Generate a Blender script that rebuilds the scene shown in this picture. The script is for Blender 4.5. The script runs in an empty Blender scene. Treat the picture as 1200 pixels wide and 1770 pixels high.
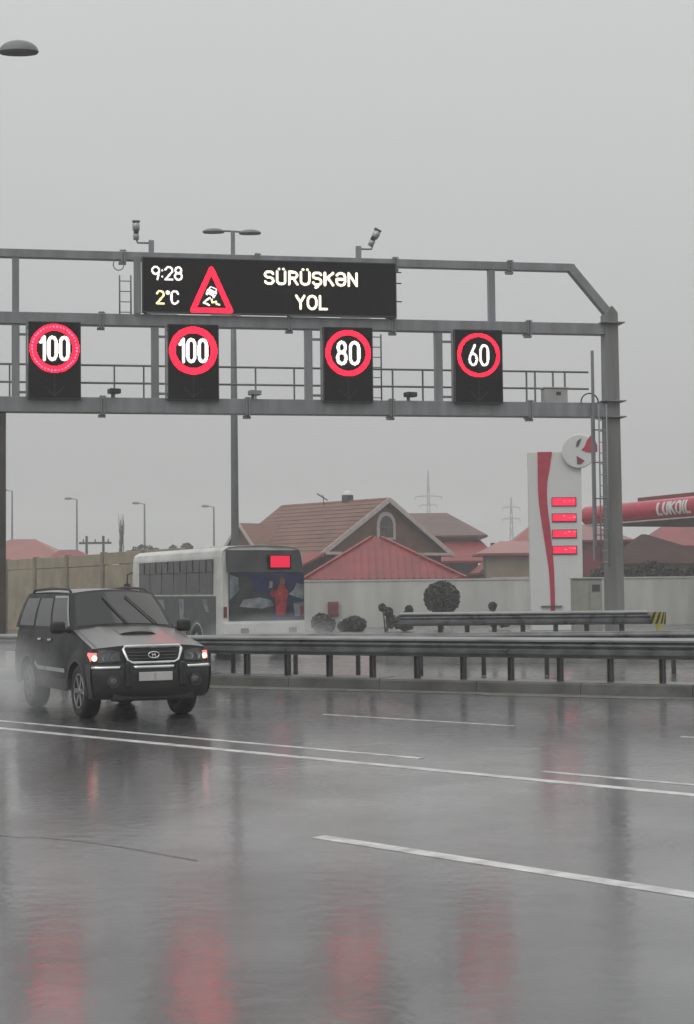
import bpy, math, random
from mathutils import Vector, Matrix, noise
random.seed(7)
R = math.radians
S = bpy.context.scene
col = S.collection

# ------------------------------------------------------------------ camera
cam = bpy.data.cameras.new('camera')
cam.sensor_fit = 'VERTICAL'; cam.sensor_height = 24.0
cam.lens = 2800 / 1770 * 24.0
cam.clip_start = 0.1; cam.clip_end = 3000
camo = bpy.data.objects.new('camera', cam); col.objects.link(camo)
PITCH, ROLL = math.atan(135 / 2800), R(0.6)
_f = Vector((0, math.cos(PITCH), math.sin(PITCH)))
_u0 = Vector((0, -math.sin(PITCH), math.cos(PITCH))); _r0 = Vector((1, 0, 0))
_u = _u0 * math.cos(ROLL) + _r0 * math.sin(ROLL); _r = _r0 * math.cos(ROLL) - _u0 * math.sin(ROLL)
camo.matrix_world = Matrix(((_r.x, _u.x, -_f.x, 0), (_r.y, _u.y, -_f.y, 0), (_r.z, _u.z, -_f.z, 1.85), (0, 0, 0, 1)))
S.camera = camo

# ------------------------------------------------------------------ world: overcast sky
SUN_EL, SUN_AZ = R(48), R(205)
W = bpy.data.worlds.new('World'); S.world = W; W.use_nodes = True
nt = W.node_tree; nt.nodes.clear()
N = lambda t: nt.nodes.new(t)
out = N('ShaderNodeOutputWorld'); add = N('ShaderNodeAddShader')
sky = N('ShaderNodeTexSky'); sky.sky_type = 'NISHITA'; sky.sun_disc = False
sky.sun_elevation = SUN_EL; sky.sun_rotation = SUN_AZ; sky.dust_density = 6; sky.air_density = 1.0
hs = N('ShaderNodeHueSaturation'); hs.inputs['Saturation'].default_value = 0.12
b1 = N('ShaderNodeBackground'); b1.inputs[1].default_value = 0.04
nt.links.new(sky.outputs[0], hs.inputs['Color']); nt.links.new(hs.outputs[0], b1.inputs[0])
# cloud deck: luminance rises towards the zenith as under any full overcast (1 + 2 sin h) / 3
tc = N('ShaderNodeTexCoord'); sx = N('ShaderNodeSeparateXYZ'); nt.links.new(tc.outputs['Generated'], sx.inputs[0])
mx = N('ShaderNodeMath'); mx.operation = 'MAXIMUM'; mx.inputs[1].default_value = 0.0; nt.links.new(sx.outputs[2], mx.inputs[0])
ma = N('ShaderNodeMath'); ma.operation = 'MULTIPLY_ADD'; ma.inputs[1].default_value = 0.56; ma.inputs[2].default_value = 0.315
nt.links.new(mx.outputs[0], ma.inputs[0])
cn = N('ShaderNodeTexNoise'); cn.inputs['Scale'].default_value = 2.2; cn.inputs['Detail'].default_value = 4; nt.links.new(tc.outputs['Generated'], cn.inputs['Vector'])
mr = N('ShaderNodeMapRange'); mr.inputs[3].default_value = 0.94; mr.inputs[4].default_value = 1.06; nt.links.new(cn.outputs[0], mr.inputs[0])
mm = N('ShaderNodeMath'); mm.operation = 'MULTIPLY'; nt.links.new(ma.outputs[0], mm.inputs[0]); nt.links.new(mr.outputs[0], mm.inputs[1])
b2 = N('ShaderNodeBackground'); b2.inputs[0].default_value = (0.985, 1.0, 0.985, 1)
nt.links.new(mm.outputs[0], b2.inputs[1])
nt.links.new(b1.outputs[0], add.inputs[0]); nt.links.new(b2.outputs[0], add.inputs[1]); nt.links.new(add.outputs[0], out.inputs[0])

sun = bpy.data.lights.new('sun', 'SUN'); sun.energy = 0.5; sun.angle = R(60); sun.color = (1.0, 0.97, 0.93)
suno = bpy.data.objects.new('sun', sun); col.objects.link(suno)
suno.rotation_euler = (R(90) - SUN_EL, 0, R(180) - SUN_AZ + R(180))

S.view_settings.view_transform = 'Standard'; S.view_settings.look = 'None'
S.view_settings.exposure = 0.0; S.view_settings.gamma = 1.0; S.view_settings.use_curve_mapping = False
S.cycles.use_denoising = True
try: S.cycles.denoiser = 'OPENIMAGEDENOISE'
except Exception: pass
S.cycles.max_bounces = 8; S.cycles.volume_bounces = 2; S.cycles.transparent_max_bounces = 8
S.cycles.sample_clamp_indirect = 6.0; S.cycles.caustics_reflective = False; S.cycles.caustics_refractive = False

# ------------------------------------------------------------------ materials
def mat(name, c, rough=0.6, metal=0.0, var=0.12, scale=3.0, bump=0.0, bscale=40.0, coat=0.0, spec=0.5, emit=None, estr=0.0, stretch=None, dirt=None, rvar=0.0):
    m = bpy.data.materials.new(name); m.use_nodes = True
    t = m.node_tree; p = t.nodes['Principled BSDF']
    p.inputs['Roughness'].default_value = rough; p.inputs['Metallic'].default_value = metal
    p.inputs['Specular IOR Level'].default_value = spec
    if coat: p.inputs['Coat Weight'].default_value = coat; p.inputs['Coat Roughness'].default_value = 0.08
    if emit:
        p.inputs['Emission Color'].default_value = (*emit, 1); p.inputs['Emission Strength'].default_value = estr
    tcx = t.nodes.new('ShaderNodeTexCoord'); vec = tcx.outputs['Object']
    if stretch:
        mp = t.nodes.new('ShaderNodeMapping'); mp.inputs['Scale'].default_value = stretch
        t.links.new(vec, mp.inputs[0]); vec = mp.outputs[0]
    nz = t.nodes.new('ShaderNodeTexNoise'); nz.inputs['Scale'].default_value = scale; nz.inputs['Detail'].default_value = 6
    t.links.new(vec, nz.inputs['Vector'])
    rp = t.nodes.new('ShaderNodeValToRGB')
    rp.color_ramp.elements[0].position = 0.3; rp.color_ramp.elements[1].position = 0.7
    d = dirt if dirt else tuple(x * (1 - 2 * var) for x in c)
    rp.color_ramp.elements[0].color = (*d, 1); rp.color_ramp.elements[1].color = (*[min(1, x * (1 + var)) for x in c], 1)
    t.links.new(nz.outputs[0], rp.inputs[0]); t.links.new(rp.outputs[0], p.inputs['Base Color'])
    if rvar:
        r2 = t.nodes.new('ShaderNodeMapRange'); r2.inputs[1].default_value = 0.3; r2.inputs[2].default_value = 0.7
        r2.inputs[3].default_value = max(0.02, rough - rvar); r2.inputs[4].default_value = min(1, rough + rvar)
        t.links.new(nz.outputs[0], r2.inputs[0]); t.links.new(r2.outputs[0], p.inputs['Roughness'])
    if bump:
        bn = t.nodes.new('ShaderNodeTexNoise'); bn.inputs['Scale'].default_value = bscale; bn.inputs['Detail'].default_value = 4
        t.links.new(vec, bn.inputs['Vector'])
        bp = t.nodes.new('ShaderNodeBump'); bp.inputs['Strength'].default_value = bump; bp.inputs['Distance'].default_value = 0.02
        t.links.new(bn.outputs[0], bp.inputs['Height']); t.links.new(bp.outputs[0], p.inputs['Normal'])
    return m

def wet_asphalt(name, c, rmin, rmax, bump=0.12, direction=R(44), ior=1.5, film=None):
    m = bpy.data.materials.new(name); m.use_nodes = True
    t = m.node_tree; p = t.nodes['Principled BSDF']; L = t.links
    p.inputs['IOR'].default_value = ior
    tcx = t.nodes.new('ShaderNodeTexCoord')
    mp = t.nodes.new('ShaderNodeMapping'); mp.inputs['Rotation'].default_value = (0, 0, -direction); mp.inputs['Scale'].default_value = (0.55, 0.07, 1)
    L.new(tcx.outputs['Object'], mp.inputs[0])
    n1 = t.nodes.new('ShaderNodeTexNoise'); n1.inputs['Scale'].default_value = 1.6; n1.inputs['Detail'].default_value = 5; n1.inputs['Roughness'].default_value = 0.6
    L.new(mp.outputs[0], n1.inputs['Vector'])                       # wheel tracks and worn strips along the lanes
    n2 = t.nodes.new('ShaderNodeTexNoise'); n2.inputs['Scale'].default_value = 0.55; n2.inputs['Detail'].default_value = 7; n2.inputs['Roughness'].default_value = 0.62
    L.new(tcx.outputs['Object'], n2.inputs['Vector'])               # standing water film
    n3 = t.nodes.new('ShaderNodeTexNoise'); n3.inputs['Scale'].default_value = 38; n3.inputs['Detail'].default_value = 3
    L.new(tcx.outputs['Object'], n3.inputs['Vector'])               # aggregate
    av = t.nodes.new('ShaderNodeMath'); av.operation = 'ADD'; L.new(n1.outputs[0], av.inputs[0]); L.new(n2.outputs[0], av.inputs[1])
    rr = t.nodes.new('ShaderNodeMapRange'); rr.inputs[1].default_value = 0.75; rr.inputs[2].default_value = 1.25
    rr.inputs[3].default_value = rmin; rr.inputs[4].default_value = rmax
    L.new(av.outputs[0], rr.inputs[0]); L.new(rr.outputs[0], p.inputs['Roughness'])
    mixc = t.nodes.new('ShaderNodeMapRange'); mixc.inputs[1].default_value = 0.3; mixc.inputs[2].default_value = 0.7
    mixc.inputs[3].default_value = 0.72; mixc.inputs[4].default_value = 1.2; L.new(n1.outputs[0], mixc.inputs[0])
    ag = t.nodes.new('ShaderNodeMapRange'); ag.inputs[3].default_value = 0.75; ag.inputs[4].default_value = 1.25; L.new(n3.outputs[0], ag.inputs[0])
    mu = t.nodes.new('ShaderNodeMath'); mu.operation = 'MULTIPLY'; L.new(mixc.outputs[0], mu.inputs[0]); L.new(ag.outputs[0], mu.inputs[1])
    vm = t.nodes.new('ShaderNodeVectorMath'); vm.operation = 'SCALE'; vm.inputs[0].default_value = c; L.new(mu.outputs[0], vm.inputs['Scale'])
    L.new(vm.outputs[0], p.inputs['Base Color'])
    bp = t.nodes.new('ShaderNodeBump'); bp.inputs['Strength'].default_value = bump; bp.inputs['Distance'].default_value = 0.01
    L.new(n3.outputs[0], bp.inputs['Height']); L.new(bp.outputs[0], p.inputs['Normal'])
    if film:
        cw = t.nodes.new('ShaderNodeMapRange'); cw.inputs[1].default_value = 0.35; cw.inputs[2].default_value = 0.6; cw.inputs[3].default_value = film[0]; cw.inputs[4].default_value = film[1]
        L.new(n2.outputs[0], cw.inputs[0]); L.new(cw.outputs[0], p.inputs['Coat Weight'])
        p.inputs['Coat IOR'].default_value = 1.48
        cr_ = t.nodes.new('ShaderNodeMapRange'); cr_.inputs[1].default_value = 0.3; cr_.inputs[2].default_value = 0.7; cr_.inputs[3].default_value = 0.09; cr_.inputs[4].default_value = 0.16
        L.new(n1.outputs[0], cr_.inputs[0]); L.new(cr_.outputs[0], p.inputs['Coat Roughness'])
        n4 = t.nodes.new('ShaderNodeTexNoise'); n4.inputs['Scale'].default_value = 7.0; n4.inputs['Detail'].default_value = 3.5; L.new(tcx.outputs['Object'], n4.inputs['Vector'])
        b4 = t.nodes.new('ShaderNodeBump'); b4.inputs['Strength'].default_value = 0.27; b4.inputs['Distance'].default_value = 0.010
        L.new(n4.outputs[0], b4.inputs['Height']); L.new(b4.outputs[0], p.inputs['Coat Normal'])
    return m

def volume(name, density, color=(0.93, 0.95, 0.95), fall=False):
    m = bpy.data.materials.new(name); m.use_nodes = True
    t = m.node_tree; t.nodes.clear()
    o = t.nodes.new('ShaderNodeOutputMaterial'); v = t.nodes.new('ShaderNodeVolumePrincipled')
    v.inputs['Color'].default_value = (*color, 1); v.inputs['Density'].default_value = density
    t.links.new(v.outputs[0], o.inputs['Volume'])
    if fall:
        tcx = t.nodes.new('ShaderNodeTexCoord')
        ln = t.nodes.new('ShaderNodeVectorMath'); ln.operation = 'LENGTH'; t.links.new(tcx.outputs['Object'], ln.inputs[0])
        r = t.nodes.new('ShaderNodeMapRange'); r.inputs[1].default_value = 0.15; r.inputs[2].default_value = 1.0; r.inputs[3].default_value = density; r.inputs[4].default_value = 0
        t.links.new(ln.outputs['Value'], r.inputs[0])
        n = t.nodes.new('ShaderNodeTexNoise'); n.inputs['Scale'].default_value = 2.5; n.inputs['Detail'].default_value = 3; t.links.new(tcx.outputs['Object'], n.inputs['Vector'])
        k = t.nodes.new('ShaderNodeMath'); k.operation = 'MULTIPLY'; t.links.new(r.outputs[0], k.inputs[0]); t.links.new(n.outputs[0], k.inputs[1])
        k2 = t.nodes.new('ShaderNodeMath'); k2.operation = 'MULTIPLY'; k2.inputs[1].default_value = 2.0; t.links.new(k.outputs[0], k2.inputs[0])
        t.links.new(k2.outputs[0], v.inputs['Density'])
    return m

M = {}
M['road'] = wet_asphalt('wet_asphalt', (0.050, 0.0515, 0.055), 0.26, 0.40, ior=1.5, film=(.55, 1.0))
M['ground'] = wet_asphalt('wet_ground', (0.12, 0.118, 0.11), 0.14, 0.35, ior=1.6)
M['line'] = mat('road_paint', (0.70, 0.71, 0.70), 0.3, var=0.12, scale=4, bump=0.03, dirt=(0.34, 0.34, 0.34))
M['tar'] = mat('tar_seam', (0.045, 0.045, 0.047), 0.16, var=0.2)
M['concrete'] = mat('concrete', (0.24, 0.235, 0.22), 0.5, var=0.2, scale=2.5, bump=0.3)
M['kerb'] = mat('kerb_concrete', (0.095, 0.093, 0.087), 0.35, var=0.3, scale=1.7, bump=0.3)
M['pale'] = mat('pale_kerb_paint', (0.20, 0.195, 0.165), 0.3, var=0.25, scale=4)
M['gantry'] = mat('gantry_paint', (0.235, 0.245, 0.26), 0.42, var=0.12, scale=1.3, dirt=(0.165, 0.17, 0.172), rvar=0.1, stretch=(3, 3, .35))
M['column'] = mat('column_paint', (0.20, 0.205, 0.205), 0.45, var=0.12, scale=1.1, dirt=(0.135, 0.135, 0.125), stretch=(3, 3, .25))
M['brownpost'] = mat('stained_post', (0.075, 0.066, 0.054), 0.5, var=0.25, scale=1.2)
M['galv'] = mat('galvanised_steel', (0.26, 0.27, 0.28), 0.38, 0.5, var=0.15, scale=2, rvar=0.12)
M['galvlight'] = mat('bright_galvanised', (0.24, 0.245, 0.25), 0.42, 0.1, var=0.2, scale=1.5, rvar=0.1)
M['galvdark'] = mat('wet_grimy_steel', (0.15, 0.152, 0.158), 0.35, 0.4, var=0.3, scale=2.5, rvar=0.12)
M['postdark'] = mat('post_steel', (0.062, 0.062, 0.066), 0.45, 0.2, var=0.3, scale=3)
M['panel'] = mat('led_panel_black', (0.007, 0.007, 0.007), 0.8, var=0.2, scale=8, spec=0.08)
M['casing'] = mat('sign_casing', (0.06, 0.06, 0.06), 0.5)
M['ledwhite'] = mat('led_white', (0.8, 0.8, 0.78), 0.5, var=0.0, emit=(1.0, 0.90, 0.84), estr=1.45)
M['ledwarm'] = mat('led_warm_white', (0.8, 0.8, 0.7), 0.5, var=0.0, emit=(1.0, 0.85, 0.66), estr=1.7)
M['ledyellow'] = mat('led_yellow', (0.8, 0.8, 0.3), 0.5, var=0.0, emit=(1.0, 0.88, 0.52), estr=1.5)
M['ledred'] = mat('led_red', (0.5, 0.02, 0.05), 0.5, var=0.0, emit=(1.0, 0.001, 0.020), estr=4.0)
M['ledpink'] = mat('led_bright_red', (0.5, 0.05, 0.08), 0.5, var=0.0, emit=(1.0, 0.10, 0.22), estr=4.0)
M['leddim'] = mat('led_red_dim', (0.5, 0.02, 0.05), 0.5, var=0.0, emit=(1.0, 0.003, 0.07), estr=1.1)
M['ledoff'] = mat('led_unlit', (0.045, 0.045, 0.045), 0.6, spec=.1)
M['lamphead'] = mat('lamp_casing', (0.20, 0.205, 0.20), 0.4, var=0.1)
M['lampglass'] = mat('lamp_bowl', (0.06, 0.06, 0.06), 0.2)
M['pole'] = mat('pole_steel', (0.15, 0.155, 0.155), 0.45, 0.2, var=0.12, scale=0.6)
M['black'] = mat('black_plastic', (0.012, 0.012, 0.012), 0.45, var=0.2)
M['white'] = mat('white_paint', (0.66, 0.67, 0.66), 0.4, var=0.02, scale=1.0)
M['red'] = mat('red_panel', (0.46, 0.016, 0.055), 0.35, var=0.1)
M['carpaint'] = mat('road_filmed_paint', (0.014, 0.0145, 0.0155), 0.5, 0.0, var=0.15, scale=2, spec=0.28, dirt=(0.022, 0.022, 0.022), rvar=.08)
M['hoodpaint'] = mat('wet_car_paint', (0.020, 0.021, 0.022), 0.30, 0.0, var=0.15, scale=2, coat=1.0, spec=1.0)
M['hoodpaint'].node_tree.nodes['Principled BSDF'].inputs['Coat Roughness'].default_value = 0.27
M['carlow'] = mat('dirty_cladding', (0.022, 0.022, 0.022), 0.5, var=0.3, scale=3, dirt=(0.05, 0.048, 0.045))
M['glass'] = mat('dark_glass', (0.010, 0.011, 0.012), 0.04, var=0.1, spec=0.6)
M['chrome'] = mat('chrome', (0.72, 0.73, 0.74), 0.14, 1.0, var=0.04)
M['silver'] = mat('silver_trim', (0.42, 0.43, 0.44), 0.3, 0.6, var=0.06)
M['alloy'] = mat('alloy_wheel', (0.30, 0.305, 0.31), 0.35, 0.8, var=0.15, scale=6)
M['tyre'] = mat('tyre_rubber', (0.012, 0.012, 0.012), 0.55, var=0.2, bump=0.2)
M['lens'] = mat('headlamp_lens', (0.10, 0.105, 0.11), 0.08, 0.3, var=0.3, scale=8)
M['indicator'] = mat('lit_indicator', (0.6, 0.1, 0.05), 0.2, var=0, emit=(1.0, 0.16, 0.15), estr=1.5)
M['indicatorhot'] = mat('lit_indicator_bulb', (0.8, 0.3, 0.2), 0.2, var=0, emit=(1.0, 0.62, 0.5), estr=2.0)
M['plate'] = mat('number_plate', (0.60, 0.58, 0.57), 0.4, var=0.08)
M['buswhite'] = mat('bus_white', (0.70, 0.70, 0.67), 0.35, var=0.1, scale=1.5, dirt=(0.52, 0.52, 0.48))
M['busglass'] = mat('bus_glass', (0.05, 0.05, 0.052), 0.12, var=0.25, scale=1.5)
M['busdark'] = mat('bus_dark_panel', (0.03, 0.034, 0.03), 0.3, var=0.3, scale=1.5)
M['tan'] = mat('tan_precast', (0.34, 0.285, 0.20), 0.7, var=0.14, scale=0.9, dirt=(0.24, 0.20, 0.14))
M['tandark'] = mat('tan_post', (0.24, 0.20, 0.145), 0.7, var=0.15, scale=1.2)
M['whitewall'] = mat('whitewash', (0.52, 0.515, 0.49), 0.7, var=0.10, scale=0.8, dirt=(0.42, 0.415, 0.395), stretch=(1.6, 1.6, .35))
M['rooftile'] = mat('brown_roof_tile', (0.20, 0.105, 0.086), 0.6, spec=.2, var=0.12, scale=0.8, dirt=(0.155, 0.084, 0.070))
M['roofred'] = mat('red_metal_roof', (0.24, 0.030, 0.036), 0.5, spec=.25, var=0.15, scale=0.7, dirt=(0.17, 0.024, 0.030))
M['roofdark'] = mat('dark_roof', (0.115, 0.060, 0.055), 0.6, var=0.15, scale=0.8)
M['rooforange'] = mat('orange_red_roof', (0.26, 0.055, 0.045), 0.4, var=0.12, scale=0.6)
M['roofbrown'] = mat('dull_brown_roof', (0.055, 0.026, 0.021), 0.7, var=0.2, scale=0.8, spec=.1)
M['brick'] = mat('brown_brick', (0.145, 0.075, 0.05), 0.7, var=0.15, scale=2.0)
M['fascia'] = mat('fascia_board', (0.50, 0.43, 0.40), 0.5, var=0.08)
M['render'] = mat('house_render', (0.28, 0.23, 0.17), 0.7, var=0.15, scale=0.6)
M['leaf'] = mat('clipped_leaf', (0.030, 0.034, 0.026), 0.55, var=0.35, scale=6)
M['leaf2'] = mat('shrub_leaf', (0.050, 0.052, 0.046), 0.6, var=0.3, scale=6)
M['bark'] = mat('bark', (0.06, 0.05, 0.042), 0.8, var=0.2)
M['grass'] = mat('verge_grass', (0.075, 0.075, 0.045), 0.8, var=0.3, scale=3, bump=0.6)
M['yellow'] = mat('yellow_stripe', (0.42, 0.36, 0.05), 0.45, var=0.15)
M['canopyunder'] = mat('canopy_soffit', (0.13, 0.12, 0.115), 0.5, var=0.1)
M['darkred'] = mat('dark_red_cladding', (0.20, 0.035, 0.045), 0.4, var=0.2, scale=0.8)
M['cabinet'] = mat('cabinet_grey', (0.33, 0.325, 0.29), 0.5, var=0.08)
M['cabinetw'] = mat('equipment_box', (0.42, 0.42, 0.41), 0.45, var=0.08)
M['adblue'] = mat('advert_blue', (0.022, 0.028, 0.075), 0.3, var=0.5, scale=2.5)
M['adnavy'] = mat('advert_navy', (0.018, 0.022, 0.11), 0.3, var=0.4, scale=3)
M['adgreen'] = mat('advert_green', (0.030, 0.040, 0.033), 0.3, var=0.5, scale=2.2, dirt=(0.012, 0.016, 0.02))
M['adred'] = mat('advert_red', (0.36, 0.035, 0.045), 0.3, var=0.35, scale=5)
M['adpale'] = mat('advert_pale', (0.22, 0.24, 0.25), 0.3, var=0.5, scale=3.0, dirt=(0.06, 0.08, 0.10))
M['pylon'] = mat('pylon_steel', (0.13, 0.135, 0.14), 0.6)

# ------------------------------------------------------------------ helpers
def link(o, parent=None):
    col.objects.link(o)
    if parent is not None: o.parent = parent
    return o
def empty(name, loc=(0, 0, 0), rz=0.0):
    o = bpy.data.objects.new(name, None); o.location = loc; o.rotation_euler = (0, 0, rz); o.empty_display_size = 0.2
    return link(o)
def tag(o, label=None, cat=None, group=None, kind=None):
    if label: o['label'] = label
    if cat: o['category'] = cat
    if group: o['group'] = group
    if kind: o['kind'] = kind
    return o
def plabel(o, label):
    o['label'] = label; return o

class MB:
    def __init__(s): s.v = []; s.f = []; s.mi = []; s.cur = 0
    def face(s, pts):
        n = len(s.v); s.v += [tuple(p) for p in pts]; s.f.append(tuple(range(n, n + len(pts)))); s.mi.append(s.cur)
        return s
    def hexa(s, p):          # p: 8 corners, bottom 4 ccw then top 4 ccw
        n = len(s.v); s.v += [tuple(q) for q in p]
        for q in ((3, 2, 1, 0), (4, 5, 6, 7), (0, 1, 5, 4), (1, 2, 6, 5), (2, 3, 7, 6), (3, 0, 4, 7)):
            s.f.append(tuple(n + i for i in q)); s.mi.append(s.cur)
        return s
    def box(s, c, d, rz=0.0, M_=None):
        x, y, z = (k / 2 for k in d); c = Vector(c)
        pts = [Vector(q) for q in ((-x, -y, -z), (x, -y, -z), (x, y, -z), (-x, y, -z), (-x, -y, z), (x, -y, z), (x, y, z), (-x, y, z))]
        Q = M_ if M_ else Matrix.Rotation(rz, 3, 'Z')
        return s.hexa([c + Q @ q for q in pts])
    def span(s, a, b):       # box from min corner a to max corner b
        return s.box([(p + q) / 2 for p, q in zip(a, b)], [q - p for p, q in zip(a, b)])
    def beam(s, a, b, w, h, up=(0, 0, 1)):
        a, b = Vector(a), Vector(b); d = (b - a).normalized(); u = Vector(up)
        sd = d.cross(u)
        if sd.length < 1e-4: sd = d.cross(Vector((1, 0, 0)))
        sd.normalize(); u = sd.cross(d).normalized(); sd *= w / 2; u *= h / 2
        return s.hexa([a - sd - u, a + sd - u, b + sd - u, b - sd - u, a - sd + u, a + sd + u, b + sd + u, b - sd + u])
    def tube(s, pts, r, n=8, cap=True):
        pts = [Vector(p) for p in pts]; rs = r if isinstance(r, (list, tuple)) else [r] * len(pts)
        base = len(s.v)
        for i, p in enumerate(pts):
            d = (pts[min(i + 1, len(pts) - 1)] - pts[max(i - 1, 0)]).normalized()
            a = d.cross(Vector((0, 0, 1)))
            if a.length < 1e-3: a = Vector((1, 0, 0))
            a.normalize(); b = d.cross(a)
            for k in range(n):
                t = 2 * math.pi * k / n; s.v.append(tuple(p + (a * math.cos(t) + b * math.sin(t)) * rs[i]))
        for i in range(len(pts) - 1):
            for k in range(n):
                q = base + i * n; s.f.append((q + k, q + (k + 1) % n, q + n + (k + 1) % n, q + n + k)); s.mi.append(s.cur)
        if cap:
            s.f.append(tuple(base + k for k in range(n - 1, -1, -1))); s.mi.append(s.cur)
            q = base + (len(pts) - 1) * n; s.f.append(tuple(q + k for k in range(n))); s.mi.append(s.cur)
        return s
    def grid(s, fn, a0, a1, na, b0, b1, nb):
        base = len(s.v)
        for i in range(na + 1):
            for j in range(nb + 1):
                s.v.append(tuple(fn(a0 + (a1 - a0) * i / na, b0 + (b1 - b0) * j / nb)))
        for i in range(na):
            for j in range(nb):
                q = base + i * (nb + 1) + j; s.f.append((q, q + 1, q + nb + 2, q + nb + 1)); s.mi.append(s.cur)
        return s
    def lathe(s, prof, c, axis='z', n=24):
        base = len(s.v); c = Vector(c)
        for (r, h) in prof:
            for k in range(n):
                t = 2 * math.pi * k / n
                if axis == 'z': q = (r * math.cos(t), r * math.sin(t), h)
                elif axis == 'x': q = (h, r * math.cos(t), r * math.sin(t))
                else: q = (r * math.cos(t), h, r * math.sin(t))
                s.v.append(tuple(c + Vector(q)))
        for i in range(len(prof) - 1):
            for k in range(n):
                q = base + i * n; s.f.append((q + k, q + (k + 1) % n, q + n + (k + 1) % n, q + n + k)); s.mi.append(s.cur)
        return s
    def prism(s, poly, d):   # poly: 3-D points, extruded by vector d
        n = len(poly); base = len(s.v); d = Vector(d)
        s.v += [tuple(Vector(p)) for p in poly] + [tuple(Vector(p) + d) for p in poly]
        s.f.append(tuple(base + i for i in range(n - 1, -1, -1))); s.mi.append(s.cur)
        s.f.append(tuple(base + n + i for i in range(n))); s.mi.append(s.cur)
        for i in range(n):
            j = (i + 1) % n; s.f.append((base + i, base + j, base + n + j, base + n + i)); s.mi.append(s.cur)
        return s
    def build(s, name, m, parent=None, smooth=False, loc=None, rz=0.0, bevel=0.0, sub=0, fixn=True, angle=40, thick=0.0):
        me = bpy.data.meshes.new(name); me.from_pydata(s.v, [], s.f); me.update()
        ms = m if isinstance(m, (list, tuple)) else [m]
        for q in ms: me.materials.append(q)
        if len(ms) > 1: me.polygons.foreach_set('material_index', s.mi)
        if fixn:
            import bmesh
            b = bmesh.new(); b.from_mesh(me); bmesh.ops.remove_doubles(b, verts=b.verts, dist=1e-5)
            bmesh.ops.recalc_face_normals(b, faces=b.faces); b.to_mesh(me); b.free()
        if smooth: me.shade_smooth() if hasattr(me, 'shade_smooth') else None
        o = bpy.data.objects.new(name, me); link(o, parent)
        if loc: o.location = loc
        o.rotation_euler = (0, 0, rz)
        if thick:
            q = o.modifiers.new('t', 'SOLIDIFY'); q.thickness = thick; q.offset = 0
        if bevel:
            q = o.modifiers.new('b', 'BEVEL'); q.width = bevel; q.segments = 3 if smooth else 2; q.limit_method = 'ANGLE'
        if sub:
            q = o.modifiers.new('s', 'SUBSURF'); q.levels = sub; q.render_levels = sub
        if smooth and bevel:
            me.set_sharp_from_angle(angle=R(angle)) if hasattr(me, 'set_sharp_from_angle') else None
        return o
def copy_tree(o, parent=None):
    c = o.copy(); col.objects.link(c); c.parent = parent
    for ch in list(o.children): copy_tree(ch, c)
    return c
def lerp(a, b, t): return a + (b - a) * t

# ------------------------------------------------------------------ ground, roads, kerbs
def sheet(name, pts, z, m, parent=None):
    return MB().face([(x, y, z) for x, y in pts]).build(name, m, parent, fixn=False)
tag(sheet('ground', [(-390, -55), (390, -55), (390, 755), (-390, 755)], -0.03, M['ground']), kind='structure')
RD = Vector((-0.861, 0.508, 0)); RN = Vector((0.508, 0.861, 0))       # along the near barrier / across it, away from the camera
RB = Vector((5.72, 27.1, 0))                                          # foot of the kerb at the right of the frame
def rb(t, off=0, z=0): return RB + RD * t + RN * off + Vector((0, 0, z))
road = sheet('road', [rb(-60)[:2], rb(90)[:2], (rb(90) - Vector((60, 60, 0)))[:2], (-60, -40), (60, -40)], 0.0, M['road'])
tag(road, kind='structure')
far = sheet('far_carriageway', [rb(-60, 0.6)[:2], (70, 40), (70, 76), (-40, 88), (-60, 70), rb(60, 0.6)[:2]], 0.0, M['road'])
tag(far, kind='structure')
# painted lines: thin sheets on the road
def line(p, q, w, z=0.004):
    p, q = Vector((*p, 0)), Vector((*q, 0)); d = (q - p).normalized(); n = Vector((-d.y, d.x, 0)) * w / 2
    m = MB(); k = max(2, int((q - p).length / 0.6))
    prev = None
    for i in range(k + 1):
        t = i / k; c = p.lerp(q, t); j = 1 + 0.12 * noise.noise(c * 1.7)
        a, b = c + n * j, c - n * j; a.z = b.z = z
        if prev:
            m.face([prev[0], prev[1], b, a])
            for i_, q_ in ((0, a), (1, b)): m.face([prev[i_], q_, (q_.x, q_.y, 0.0005), (prev[i_].x, prev[i_].y, 0.0005)])
        prev = (a, b)
    return m.build('lane_line', M['line'], road)
line((-14.5, 32.2), (6.2, 11.3), 0.15)
line((-14.3, 32.9), (0.79, 17.85), 0.10)
line((1.95, 16.45), (6.0, 12.45), 0.09)
line((-0.38, 24.29), (2.23, 21.9), 0.06); line((4.1, 20.1), (7.5, 16.9), 0.07)
line((-0.24, 12.28), (4.2, 7.5), 0.15)
cr = MB()
def crack(pts, w):
    for a, b in zip(pts, pts[1:]):
        a, b = Vector((*a, 0.004)), Vector((*b, 0.004)); d = (b - a).normalized(); n = Vector((-d.y, d.x, 0)) * w
        cr.face([a - n * random.uniform(.6, 1.2), b - n * random.uniform(.6, 1.2), b + n, a + n])
crack([(-2.75, 12.55), (-2.53, 12.42), (-2.35, 12.38), (-2.11, 12.25), (-1.8, 12.0), (-1.56, 11.78), (-1.3, 11.5), (-1.05, 11.25)], 0.009)
cr.build('tar_crack', M['tar'], road, fixn=False)

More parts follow.
